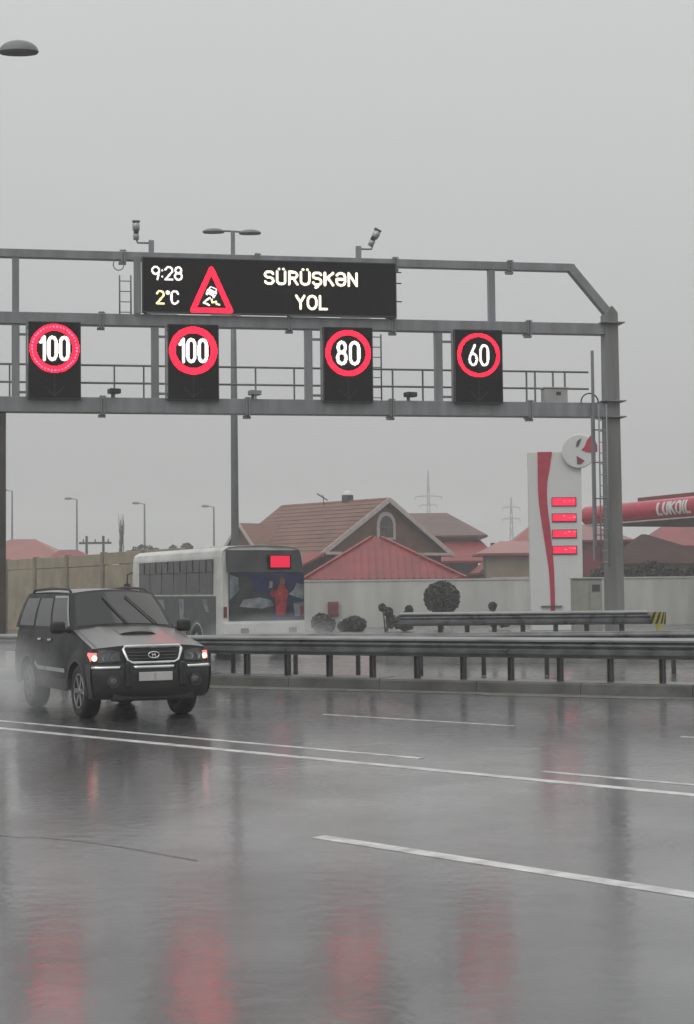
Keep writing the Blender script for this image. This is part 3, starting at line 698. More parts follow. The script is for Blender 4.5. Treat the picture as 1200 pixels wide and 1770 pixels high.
def hip_roof(name, x0, x1, y0, y1, z0, rx0, rx1, ry, z1, m, parent, over=.06):
    b = MB()
    A, B, C_, D_ = (x0, y0, z0), (x1, y0, z0), (x1, y1, z0), (x0, y1, z0); E_, F_ = (rx0, ry, z1), (rx1, ry, z1)
    b.face([A, B, F_, E_]).face([B, C_, F_]).face([C_, D_, E_, F_]).face([D_, A, E_])
    lo = [(x, y, z - .14) for x, y, z in (A, B, C_, D_)]
    for p, q, p2, q2 in zip((A, B, C_, D_), (B, C_, D_, A), lo, lo[1:] + lo[:1]): b.face([p, q, q2, p2])
    b.face(lo[::-1])
    return b.build(name, m, parent)
def ribs(roof, A, B, E_, F_, n, m, r=.035):   # seams from eave A-B up to ridge E-F
    A, B, E_, F_ = map(Vector, (A, B, E_, F_))
    for k in range(n + 1):
        t = k / n; p = A.lerp(B, t)
        # seams run square to the eave: find where this one meets a hip or the ridge
        d = (B - A).normalized(); xp = (p - A).dot(d); xe = (E_ - A).dot(d); xf = (F_ - A).dot(d); L = (B - A).length
        up = (E_ - A) - d * xe
        f = 1.0
        if xp < xe: f = xp / xe
        elif xp > xf: f = (L - xp) / (L - xf)
        if f < .04: continue
        MB().beam(p + Vector((0, 0, .03)), p + up * f + Vector((0, 0, .03)), .05, .06).build('seam', m, roof)

# red pyramid roof behind the white wall
h = empty('outbuilding', (1.5, 85.0, 0)); tag(h, 'low building with bright red ribbed metal pyramid roof behind white wall', 'building')
MB().span((-3.4, .6, 0), (4.2, 9.0, 2.5)).build('wall', M['render'], h)
rf = hip_roof('roof', -3.85, 4.7, 0, 9.6, 2.42, -.15, .35, 4.9, 4.75, M['roofred'], h)
ribs(rf, (-3.85, 0, 2.42), (4.7, 0, 2.42), (-.15, 4.9, 4.75), (.35, 4.9, 4.75), 22, M['roofred'])
MB().beam((-3.85, 0, 2.47), (-.15, 4.9, 4.8), .2, .1).build('ridge_cap', M['roofred'], rf)
MB().beam((4.7, 0, 2.47), (.35, 4.9, 4.8), .2, .1).build('ridge_cap', M['roofred'], rf)

# main house: local x along the gable (right), y along the ridge (away)
hm = empty('gabled_house', (2.63, 102.0, 0), math.atan2(.67, .74)); tag(hm, 'large brown gabled house with an arched window under its peak', 'house')
Lr = 11.0
MB().prism([(-5.0, .35, 0), (5.0, .35, 0), (5.0, .35, 4.35), (0, .35, 7.25), (-5.0, .35, 4.35)], (0, Lr - 1.6, 0)).build('wall', M['brick'], hm)
rm = MB()
EV = 5.75; ZE = 3.98; ZR = 7.50
for sg in (-1, 1):
    rm.hexa([(sg * EV, -.05, ZE), (0, -.05, ZR), (0, Lr - .5, ZR), (sg * EV, Lr - 1.0, ZE), (sg * EV, -.05, ZE + .16), (0, -.05, ZR + .16), (0, Lr - .5, ZR + .16), (sg * EV, Lr - 1.0, ZE + .16)])
rm.face([(-EV, Lr - 1.0, ZE + .1), (0, Lr - .5, ZR + .1), (EV, Lr - 1.0, ZE + .1)])
rf = rm.build('roof', M['rooftile'], hm)
for k in range(13):   # tile courses on the visible slope
    t = (k + .5) / 13; z = lerp(ZE, ZR, t) + .17; x = -EV * (1 - t)
    MB().beam((x, .0, z), (x, Lr - 1.05 + .5 * t, z - .012), .06, .02).build('tile_course', M['rooftile'], rf)
for sg in (-1, 1): MB().beam((sg * (EV + .02), -.09, ZE + .02), (0, -.09, ZR + .02), .06, .30).build('bargeboard', M['fascia'], rf)
MB().span((2.9, -.25, 4.02), (5.6, .34, 4.2)).build('eave_return', M['fascia'], hm)
MB().span((-5.6, -.25, 4.02), (-4.2, .34, 4.2)).build('eave_return', M['fascia'], hm)
def arch_pts(w, z0, z1, zt, n=8):
    # pointed arch outline
    return [(-w, z0), (w, z0), (w, z1)] + [(w * math.cos(R(90 * i / n)) ** .8, z1 + (zt - z1) * math.sin(R(90 * i / n))) for i in range(1, n)] + [(0, zt)] + [(-w * math.sin(R(90 * i / n)) ** .8, z1 + (zt - z1) * math.cos(R(90 * i / n))) for i in range(1, n)] + [(-w, z1)]
wn = MB().prism([(x, .22, z) for x, z in arch_pts(.80, 5.0, 5.9, 6.75)], (0, .125, 0)).build('window', M['fascia'], hm)
MB().prism([(x, .19, z) for x, z in arch_pts(.56, 5.15, 5.85, 6.5)], (0, .025, 0)).build('pane', M['busglass'], wn)
MB().span((-.03, .17, 5.15), (.03, .188, 6.4)).build('glazing_bar', M['brick'], wn); MB().span((-.55, .172, 5.75), (.55, .187, 5.81)).build('glazing_bar', M['brick'], wn)
chm = MB().span((-.28, 3.6, 7.4), (.28, 4.1, 8.0)).build('chimney', M['casing'], hm)
MB().lathe([(.0, .3), (.16, .28), (.28, .12), (.32, 0), (.0, 0)], (0, 3.85, 8.0), 'z', 12).build('cap', M['white'], chm)
MB().tube([(-.5, 5.6, 7.4), (-.6, 5.6, 8.1)], .03, 6).tube([(-1.1, 5.6, 8.15), (-.2, 5.6, 7.75)], .04, 6).build('antenna', M['casing'], hm)
# cross gable near the far end
dg = MB().prism([(-5.6, 6.6, 3.2), (-5.6, 8.9, 3.2), (-5.6, 8.9, 4.9), (-5.6, 7.75, 6.0), (-5.6, 6.6, 4.9)], (4.0, 0, 0)).build('dormer', M['brick'], hm)
m = MB()
for sg in (-1, 1): m.hexa([(-5.9, 7.75 + sg * 1.6, 4.5), (-5.9, 7.75, 6.1), (-2.0, 7.75, 6.1), (-2.0, 7.75 + sg * 1.6, 4.5), (-5.9, 7.75 + sg * 1.6, 4.62), (-5.9, 7.75, 6.22), (-2.0, 7.75, 6.22), (-2.0, 7.75 + sg * 1.6, 4.62)])
m.build('roof', M['rooftile'], dg)
for sg in (-1, 1): MB().beam((-5.93, 7.75 + sg * 1.6, 4.55), (-5.93, 7.75, 6.15), .05, .2).build('bargeboard', M['fascia'], dg)
# lower lean-to roof under the long slope
MB().prism([(-EV - .1, -.6, 4.0), (-EV - .1, 8.0, 4.0), (-EV - 2.6, 8.0, 3.0), (-EV - 2.6, -.6, 3.0)], (0, 0, .14)).build('lean_to_roof', M['roofred'], hm)

h = empty('house', (5.6, 121.0, 0)); tag(h, 'house with a dark hipped roof behind the gabled house', 'house')
MB().span((-4.5, .8, 0), (4.2, 10, 6.0)).build('wall', M['render'], h)
hip_roof('roof', -5.6, 4.9, 0, 11, 5.85, -1.6, 2.2, 5.5, 7.8, M['roofdark'], h)
hip_roof('lower_roof', -4.5, 5.6, -3.2, 1.0, 3.9, -3, 4.4, .7, 5.5, M['roofred'], h)
MB().span((4.9, -2.4, 4.0), (5.2, -2.1, 5.2)).build('chimney', M['brick'], h)
h = empty('house', (9.0, 108.0, 0)); tag(h, 'house with a broad orange red hip roof half hidden by the price totem', 'house')
MB().span((.3, .8, 0), (10.2, 10, 3.3)).build('wall', M['render'], h)
hip_roof('roof', -.2, 10.9, 0, 11, 2.95, 4.3, 6.4, 5.5, 6.6, M['rooforange'], h)
hip_roof('porch_roof', -.5, 4.5, -2.6, 2.6, 4.15, 1.2, 3.6, .2, 5.0, M['rooforange'], h)
MB().span((.1, -2.0, 0), (3.9, 1.0, 4.1)).build('porch', M['render'], h)
m = MB().span((.3, -2.9, 2.35), (3.4, -2.1, 2.6)); m.build('awning', M['fascia'], h)
h = empty('house', (20.0, 99.0, 0)); tag(h, 'dull brown pyramid roofed house under the filling station canopy', 'house')
MB().span((-3.2, .6, 0), (3.4, 8, 3.4)).build('wall', M['render'], h)
hip_roof('roof', -3.8, 4.0, 0, 8.6, 3.3, -1.3, -1.0, 4.0, 5.2, M['roofbrown'], h)
h = empty('house', (23.5, 121.0, 0)); tag(h, 'pale house with pink walls far behind the canopy', 'house')
MB().span((-5, 0, 0), (5, 8, 5.2)).build('wall', M['fascia'], h)
hip_roof('roof', -1.0, 6.5, -1, 9, 4.9, 1.5, 4, 4, 7.0, M['roofred'], h)
for x in (-3.6, -2.2): MB().span((x - .35, -.06, 3.2), (x + .35, -.01, 4.4)).build('window', M['busglass'], h)
h = empty('house', (14.0, 104.0, 0)); tag(h, 'dark red house wall between the price totem and the gantry column', 'house')
MB().span((-.6, 0, 0), (4.0, 5, 4.9)).build('wall', M['darkred'], h)
hip_roof('roof', -1.0, 4.4, -.4, 5.4, 4.9, 1.4, 2.0, 2.5, 6.0, M['darkred'], h)
h = empty('house', (-27.0, 130.0, 0)); tag(h, 'far house with a salmon hip roof above the tan wall', 'house')
MB().span((-4, .6, 0), (4, 8, 4.6)).build('wall', M['render'], h)
hip_roof('roof', -4.6, 4.6, 0, 8.6, 4.5, -.9, 1.1, 4.3, 6.35, M['rooforange'], h)
h = empty('house', (-22.0, 128.0, 0)); tag(h, 'smaller far red roof right of the salmon roof', 'house')
MB().span((-2, .6, 0), (2.2, 6, 4.2)).build('wall', M['render'], h)
hip_roof('roof', -2.4, 2.6, 0, 6.6, 4.1, -1.3, .1, 3.2, 5.35, M['roofred'], h)

# ------------------------------------------------------------------ filling station
tt = empty('price_totem', (7.9, 70.0, 0)); tag(tt, 'tall white price totem with a red curved stripe and four lit panels', 'totem sign')
TU = lambda px: (px - 915) / 90 * 2.27
TZ = lambda py: 7.74 - (py - 781) * .0250
MB().prism([(TU(915), 0, .02), (TU(1004), 0, .02), (TU(1005), 0, 7.74), (TU(914), 0, 7.74)], (0, .45, 0)).build('body', M['white'], tt, bevel=.02)
st = [(781, 930, 955), (807, 930, 951), (833, 929.7, 946), (852, 930, 945), (870.6, 931, 945.4), (890, 933.5, 947), (908, 935.7, 949.3), (945, 941, 952.5), (982.5, 946, 955), (1020, 948, 955.7), (1062, 948.5, 955.5)]
m = MB()
for (y0, a0, b0), (y1, a1, b1) in zip(st, st[1:]):
    m.hexa([(TU(a1), -.03, TZ(y1)), (TU(b1), -.03, TZ(y1)), (TU(b1), -.002, TZ(y1)), (TU(a1), -.002, TZ(y1)), (TU(a0), -.03, TZ(y0)), (TU(b0), -.03, TZ(y0)), (TU(b0), -.002, TZ(y0)), (TU(a0), -.002, TZ(y0))])
m.build('red_stripe', M['red'], tt)
for y0, y1 in ((860, 875.5), (888, 903), (916, 931), (944, 959)):
    d_ = MB().span((TU(953), -.05, TZ(y1)), (TU(995), -.002, TZ(y0))).build('price_display', M['panel'], tt)
    f = lambda x, y: (x, -.0525, y)
    xa, xb, za, zb = TU(954), TU(994), TZ(y1) + .03, TZ(y0) - .03
    led([], .01, .028, f, .86, ((xa, za, xb, zb), lambda x, y: xa < x < xb and za < y < zb)).build('lit_field', M['leddim'], d_, fixn=False)
    f3 = lambda x, y: (x, -.0535, y); k_ = random.Random(y0)
    for q in range(3):
        xs_ = xb - .12 - q * .2 * k_.uniform(.7, 1.2); zz_ = lerp(za, zb, k_.uniform(.25, .8))
        led([[(xs_, zz_), (xs_ + k_.uniform(.03, .12), zz_)]], .012, .014, f3, .9).build('bright_lamp', M['ledpink'], d_, fixn=False)['kind'] = 'stuff'
em = MB().lathe([(0, -.22), (.70, -.22), (.74, -.19), (.74, -.06), (.70, -.03), (0, -.03)], (TU(1000), 0, TZ(781)), 'y', 40).build('emblem', M['white'], tt)
ex, ez = TU(1000), TZ(781)
rp = [(.05, .0), (.18, .12), (.30, .42), (.46, .62), (.62, .46), (.74, .18), (.74, -.10), (.58, -.14), (.30, -.1)]
MB().prism([(ex + x + .06, -.26, ez + z + .06) for x, z in rp], (0, .035, 0)).build('emblem_wing', M['red'], em)
MB().prism([(ex + x, -.25, ez + z) for x, z in ((-.12, .18), (-.02, .22), (.12, .55), (.04, .52), (-.08, .42))], (0, .027, 0)).build('emblem_slit', M['casing'], em)
MB().prism([(ex + x, -.25, ez + z) for x, z in ((-.10, -.20), (.24, -.42), (.08, -.56), (-.08, -.56))], (0, .027, 0)).build('emblem_tail', M['darkred'], em)
MB().span((TU(932), -.12, TZ(1048) - .03), (TU(968), -.02, TZ(1048) + .02)).build('bracket', M['casing'], tt)

CA = math.atan2(-6.0, 2.5)
cp = empty('station_canopy', (12.95, 88.5, 0), CA); tag(cp, 'dark red filling station canopy with rounded edge lettered LUKOIL', 'canopy')
# local x runs along the lettered edge towards the camera, +y is under the canopy
CLn, zb_, zt_ = 24.0, 5.25, 6.28
def bull(a_, x):   # half round edge
    r = (zt_ - zb_) / 2; return (x, .25 - r * math.cos(a_) * .9, (zb_ + zt_) / 2 + r * math.sin(a_))
m = MB(); m.grid(lambda a_, x: bull(a_, x), -math.pi / 2, math.pi / 2, 14, 0, CLn, 12); m.build('rounded_edge', M['red'], cp, smooth=True)
m = MB(); m.grid(lambda a_, b_: ((.25 + .25) - (zt_ - zb_) / 2 * .9 * math.cos(a_) * math.sin(b_) - .25, .25 - (zt_ - zb_) / 2 * .9 * math.cos(a_) * math.cos(b_), (zb_ + zt_) / 2 + (zt_ - zb_) / 2 * math.sin(a_)), -math.pi / 2, math.pi / 2, 10, 0, math.pi / 2, 8)
m.build('corner', M['red'], cp, smooth=True)
MB().span((0, .26, zb_ + .02), (CLn, 10, zt_ - .02)).build('slab', M['darkred'], cp)
MB().span((.1, .1, zb_ - .06), (CLn, 9.9, zb_ + .015)).build('soffit', M['canopyunder'], cp)
MB().span((1.5, 2.5, zt_ - .02), (CLn, 9.5, zt_ + .42)).build('roof_upstand', M['darkred'], cp)
MB().span((0, -.1, zb_ - .05), (CLn, .09, zb_ + .02)).build('edge_trim', M['fascia'], cp)
def cf(x, y):
    a_ = (y - .5) * 1.7; p = bull(a_, x); return (p[0], p[1] - .02, p[2])
led_text('letter', 'LUKOIL', 7.5, .16, .70, 2.75, .34, .085, .04, cf, M['white'], cp, 1.0)
for x in (4.6, 18): MB().span((x - .13, 4.4, 0), (x + .13, 4.66, zb_ - .06)).build('column', M['casing'], cp, bevel=.03)
o = empty('utility_cabinet', (7.62, 55.0, .0)); tag(o, 'beige grey utility cabinet beside the gantry column', 'cabinet')
MB().span((0, 0, 0), (1.0, .5, 2.14)).build('body', M['cabinet'], o, bevel=.01)
MB().span((.02, -.02, .2), (.56, -.002, 2.05)).build('door', M['cabinet'], o); MB().span((.58, -.02, .2), (.98, -.002, 2.05)).build('door', M['cabinet'], o)
MB().span((.66, -.04, 1.72), (.92, -.021, 1.95)).build('vent', M['postdark'], o)
MB().span((-.03, -.05, 2.143), (1.03, .53, 2.18)).build('roof', M['cabinet'], o)
o = empty('wall_box', (-1.0, 80.2, .62)); tag(o, 'small dark red box fixed to the white wall right of the bus', 'box')
MB().span((0, 0, 0), (.52, .3, .66)).build('body', M['darkred'], o, bevel=.02); MB().span((.04, -.02, .5), (.48, -.002, .62)).build('hatch', M['rooforange'], o)
o = empty('low_sign', (16.2, 76.0, 0)); tag(o, 'low white board at the right edge before the white wall', 'sign board')
MB().span((0, 0, .45), (2.0, .08, 1.25)).build('board', M['cabinetw'], o)
for x in (.1, 1.9): MB().span((x - .05, .085, 0), (x + .05, .16, 1.3)).build('post', M['pole'], o)

# ------------------------------------------------------------------ vegetation and far poles
def leaves(m, n, fn, size, rnd):
    for _ in range(n):
        c, nrm = fn(rnd); a_ = Vector((rnd.uniform(-1, 1), rnd.uniform(-1, 1), rnd.uniform(-1, 1))).normalized()
        t = (nrm * .6 + a_).normalized(); u = t.cross(Vector((0.3, .2, 1))).normalized(); v = t.cross(u)
        s_ = size * rnd.uniform(.6, 1.4)
        m.face([c - u * s_ - v * s_ * .5, c + u * s_ - v * s_ * .5, c + u * s_ * .7 + v * s_, c - u * s_ * .7 + v * s_])
def clump(name, label, loc, lobes, n, size, m, group=None, trunk=None, cat='bush', seed=1, inner=.55):
    rnd = random.Random(seed); o = empty(name, loc); tag(o, label, cat, group)
    def fn(r):
        c, rad = lobes[r.randrange(len(lobes))]
        d = Vector((r.gauss(0, 1), r.gauss(0, 1), r.gauss(0, 1))).normalized()
        q = r.uniform(inner, 1.03) ** .5 * (1 + .10 * noise.noise(d * 3.5 + Vector(c)) + .05 * noise.noise(d * 9))
        return Vector(c) + Vector((d.x * rad[0], d.y * rad[1], d.z * rad[2])) * q, d
    b = MB(); leaves(b, n, fn, size, rnd); b.build('crown', m, o, fixn=False)
    t = MB()
    for path, r in (trunk or [([(0, 0, 0), (0, 0, lobes[0][0][2])], .05)]): t.tube(path, [lerp(r, r * .5, i / (len(path) - 1)) for i in range(len(path))], 8)
    t.build('trunk', M['bark'], o)
    return o
clump('topiary_ball', 'large dark clipped ball bush before the white wall', (4.28, 74, 0), [((0, 0, 1.46), (.80, .8, .74))], 9000, .05, M['leaf'], trunk=[([(0, 0, 0), (.02, 0, .7), (0, 0, 1.4)], .09)], inner=.3)
clump('rounded_bush', 'low rounded bush right behind the bus', (-1.15, 72, 0), [((0, 0, .42), (.48, .45, .42)), ((.15, .1, .35), (.45, .4, .34))], 3000, .05, M['leaf2'], 'low bushes by the wall', seed=2, inner=.3)
clump('rounded_bush', 'low domed bush below the small red wall box', (.28, 72, 0), [((0, 0, .34), (.52, .45, .36)), ((-.35, .1, .25), (.4, .4, .25))], 3200, .05, M['leaf2'], 'low bushes by the wall', seed=3, inner=.3)
clump('spindly_shrub', 'spindly shrub with two leafy tufts left of the clipped ball', (1.62, 71, 0), [((-.12, 0, 1.08), (.15, .15, .16)), ((.16, 0, .88), (.17, .17, .22)), ((.25, 0, .5), (.2, .2, .3))], 900, .05, M['leaf2'],
      trunk=[([(0, 0, 0), (-.05, 0, .6), (-.12, 0, 1.05)], .04), ([(.05, 0, 0), (.12, 0, .5), (.16, 0, .9)], .04), ([(.05, 0, 0), (.25, 0, .5)], .04)], seed=4)
clump('leaning_shrub', 'wedge shaped shrub with a tuft at the left end of short guardrail', (2.45, 71, 0), [((.0, 0, .40), (.5, .4, .33)), ((.12, 0, .62), (.34, .3, .26)), ((.22, 0, .96), (.15, .15, .18))], 1900, .05, M['leaf2'],
      trunk=[([(0, 0, 0), (.1, 0, .5), (.22, 0, .95)], .05)], seed=5)
clump('standard_shrub', 'small round headed shrub right of the clipped ball', (6.42, 72, 0), [((0, 0, 1.08), (.16, .16, .17)), ((.02, 0, .5), (.22, .2, .36)), ((.5, .2, .45), (.35, .3, .3))], 1500, .05, M['leaf2'], trunk=[([(0, 0, 0), (0, 0, .6), (0, 0, 1.05)], .05)], seed=6)
def bare_tree(name, label, loc, hgt, width, m=M['bark'], seed=1, n=80):
    rnd = random.Random(seed); o = empty(name, loc); tag(o, label, 'tree')
    t = MB(); t.tube([(0, 0, 0), (.03, 0, hgt * .5), (0, 0, hgt)], [.14, .09, .02], 8); t.tube([(0, 0, hgt * .15), (.32, 0, hgt * .5), (.25, 0, hgt * .93)], [.09, .06, .02], 6)
    t.build('trunk', m, o)
    b = MB()
    for _ in range(n):
        z = rnd.uniform(.25, .93) * hgt; a_ = rnd.uniform(0, 6.28); l = rnd.uniform(.4, 1) * width
        b.tube([(.1, 0, z), (.1 + .6 * l * math.cos(a_), l * .6 * math.sin(a_), z + hgt * .05), (.1 + .8 * l * math.cos(a_), l * .8 * math.sin(a_), z + hgt * .16)], [.035, .025, .012], 4)
    b.build('crown', m, o)
bare_tree('poplar_tree', 'slim bare poplar on the skyline left of the bus', (-22.4, 160, 0), 9.0, .42, seed=3, n=110)
clump('skyline_bush', 'dim rounded treetop above the wall left of the bus', (-19.9, 158, 0), [((0, 0, 5.6), (1.3, 1, .9)), ((-1, 0, 5.2), (1.2, 1, .8)), ((1.1, 0, 5.4), (.8, .8, .8))], 1800, .09, M['leaf2'], cat='tree', trunk=[([(0, 0, 0), (0, 0, 5)], .15)], seed=9)
clump('skyline_bush', 'small dim treetop above the front of the bus roof', (-16.1, 150, 0), [((0, 0, 5.6), (.5, .5, .6)), ((-.9, 0, 5.3), (.5, .5, .4)), ((1.2, 0, 5.9), (.5, .4, .5))], 900, .08, M['leaf2'], cat='tree', trunk=[([(0, 0, 0), (0, 0, 5.5)], .12), ([(0, 0, 4), (1.2, 0, 5.9)], .06)], seed=10)
clump('garden_hedge', 'dark hedge above the white wall under the canopy', (18.5, 90, 0), [((x, 0, 2.3 + .25 * math.sin(x * 3)), (.9, .6, .75)) for x in (-4.2, -3.0, -1.6, -.3, 1.0, 2.3, 3.6, 4.8)], 6000, .07, M['leaf2'], cat='hedge', trunk=[([(x, 0, 0), (x, 0, 2.2)], .06) for x in (-3, 0, 3)], seed=12)
o = empty('utility_pole', (-23.35, 150, 0)); tag(o, 'dark H shaped utility pole frame above the tan wall', 'utility pole')
for x in (-.8, .75): MB().tube([(x, 0, 0), (x, 0, 7.1)], .12, 8).build('post', M['postdark'], o)
MB().span((-1.5, -.08, 6.35), (1.5, .08, 6.55)).build('crossbar', M['postdark'], o)
for x in (-1.1, .0, 1.2): MB().tube([(x, 0, 6.55), (x, 0, 6.8)], .06, 6).build('insulator', M['postdark'], o)
def pylon(x, y, h_, arms, label):
    o = empty('electricity_pylon', (x, y, 0)); tag(o, label, 'pylon', 'pylons in the mist')
    m = MB(); zs = [0, h_ * .3, h_ * .55, h_ * .7, h_ * .8, h_ * .9, h_]; ws = [1.5, .9, .5, .34, .26, .18, .04]
    for i in range(len(zs) - 1):
        for sx_, sy_ in ((-1, -1), (1, -1), (1, 1), (-1, 1)):
            m.beam((sx_ * ws[i], sy_ * ws[i], zs[i]), (sx_ * ws[i + 1], sy_ * ws[i + 1], zs[i + 1]), .12, .12)
            m.beam((sx_ * ws[i], sy_ * ws[i], zs[i]), (-sx_ * ws[i + 1], sy_ * ws[i + 1], zs[i + 1]), .07, .07)
    m.build('tower', M['pylon'], o)
    for z, w in arms:
        m = MB()
        for q in (-1, 1):
            m.beam((0, 0, z + .35), (q * w, 0, z), .12, .12); m.beam((0, 0, z - .1), (q * w, 0, z), .12, .12)
            m.tube([(q * w, 0, z), (q * w, 0, z - .9)], .09, 5)
        m.build('cross_arm', M['pylon'], o)
pylon(22.7, 450, 34.9, ((27.6, 3.6), (25.2, 2.4)), 'faint electricity pylon above the dark hipped roof')
pylon(46.2, 455, 27.6, ((24.6, 2.4), (21.4, 2.4)), 'fainter electricity pylon just left of the price totem')

# ------------------------------------------------------------------ car   (local x = its right, y = forward, origin under the front axle)
SUVA = R(180 + 26)
car = empty('suv_car', (-3.23, 24.5, 0.0), SUVA); car.scale = (.965, 1.0, 1.025); tag(car, 'dark wet SUV with chrome grille and red lit corner lamps driving towards us', 'car')
def s_w(z): return .915 - .055 * ((z - .72) / .45) ** 2
def fy(u): return .86 - .07 * u * u - .10 * abs(u) ** 7
YC = -.48
def crown(u): return .055 * (1 - u * u)
def z_e(v): return lerp(1.255, 1.01, v)
def zb(y):
    z = .36
    for yc in (0, -2.75):
        d = abs(y - yc)
        if d < .46: z = max(z, .38 + math.sqrt(.46 ** 2 - d * d) * .98)
    return z
def flare(y, z):
    f = 0
    for yc in (0, -2.75):
        d = math.hypot(y - yc, z - .38)
        if d < .60: f = max(f, .035 * min(1, (.60 - d) / .10))
    return f
YR = -3.86
def ztop(y): return z_e((y - YC) / (fy(1) - YC)) if y > YC else 1.255
def side(y, t, sg=1):
    z = lerp(zb(y), ztop(y), t); tap = 1 - .06 * max(0, (-3.2 - y) / .66) ** 2
    return Vector((sg * (s_w(z) * tap + flare(y, z)), y, z))
ys = []
y = YR + .03
while y < fy(1) - .005: ys.append(y); y += .045
ys.append(fy(1))
bd = MB()
for sg in (-1, 1):
    base = len(bd.v); nt_ = 12
    for y in ys:
        for j in range(nt_ + 1): bd.v.append(tuple(side(y, j / nt_, sg)))
    for i in range(len(ys) - 1):
        for j in range(nt_):
            q = base + i * (nt_ + 1) + j; bd.f.append((q, q + 1, q + nt_ + 2, q + nt_ + 1)); bd.mi.append(0)
def fascia(u, t):
    z = lerp(.36, z_e(1) + crown(u), t); return Vector((u * s_w(min(z, z_e(1))), fy(u) + .03 * (1 - abs(2 * t - 1)) * (1 - abs(u) ** 6) - .05 * t * t * (1 - abs(u) ** 8), z))
def hood(u, v):
    f_ = fascia(u, 1.0); y = lerp(YC + .14 * (1 - u * u), f_.y, v)
    z = z_e(v) + crown(u) - .0 * v
    z += .010 * math.exp(-((abs(u) - .55) / .08) ** 2) * (1 - v) * 1.2
    return Vector((u * s_w(z_e(v)), y, z))
bd.grid(fascia, -1, 1, 28, 0, 1, 12)
def tail(u, t):
    z = lerp(.42, 1.255, t); return Vector((u * s_w(z) * .94, YR + .05 * u * u, z))
bd.grid(tail, -1, 1, 10, 0, 1, 6)
body = bd.build('body', M['carpaint'], car, smooth=True)
MB().grid(hood, -1, 1, 28, 0, 1, 16).build('hood', M['hoodpaint'], car, smooth=True)
# greenhouse
def gz(t): return lerp(1.255, 1.80, t)
def gx(t): return lerp(.852, .69, t) - .02 * math.sin(math.pi * t) * -1
def y_f(t): return lerp(YC - .02, -1.08, t)
def y_r(t): return lerp(YR + .05, YR + .30, t)
def gside(p, t, sg=1): return Vector((sg * gx(t), lerp(y_f(t), y_r(t), p), gz(t)))
def wscr(u, t): return Vector((u * gx(t), y_f(t) + .16 * (1 - u * u) * (1 - .35 * t), gz(t) + crown(u) * lerp(.9, 1.0, t)))
def roof(u, v):
    a_ = wscr(u, 1); yb = y_r(1) - .05 * (1 - u * u)
    return Vector((u * gx(1) , lerp(a_.y, yb, v), gz(1) + crown(u) + .018 * math.sin(math.pi * v)))
def rscr(u, t): return Vector((u * gx(t), y_r(t) - .05 * (1 - u * u), gz(t) + crown(u) * t))
MB().grid(roof, -1, 1, 20, 0, 1, 14).build('roof', M['hoodpaint'], car, smooth=True)
gm = MB(); gm.grid(wscr, -1, 1, 20, 0, 1, 8); gm.grid(rscr, -1, 1, 10, 0, 1, 6)
for sg in (-1, 1): gm.grid(lambda p, t: gside(p, t, sg), 0, 1, 20, 0, 1, 8)
gm.build('cabin', M['carpaint'], car, smooth=True)
def patch(fn, a0, a1, na, b0, b1, nb, off, C0=Vector((0, -1.6, .9)), mask=None):
    def g(a_, b_):
        e_ = 1e-3; p = fn(a_, b_); n = (fn(a_ + e_, b_) - fn(a_ - e_, b_)).cross(fn(a_, b_ + e_) - fn(a_, b_ - e_))
        if n.length < 1e-12: return p
        n.normalize()
        if n.dot(p - C0) < 0: n = -n
        return p + n * off
    return MB().grid(g, a0, a1, na, b0, b1, nb)
patch(wscr, -.90, .90, 18, .07, .93, 8, .006).build('windscreen', M['glass'], car, smooth=True, fixn=False)
patch(rscr, -.85, .85, 8, .15, .9, 4, .006).build('rear_window', M['glass'], car, smooth=True, fixn=False)
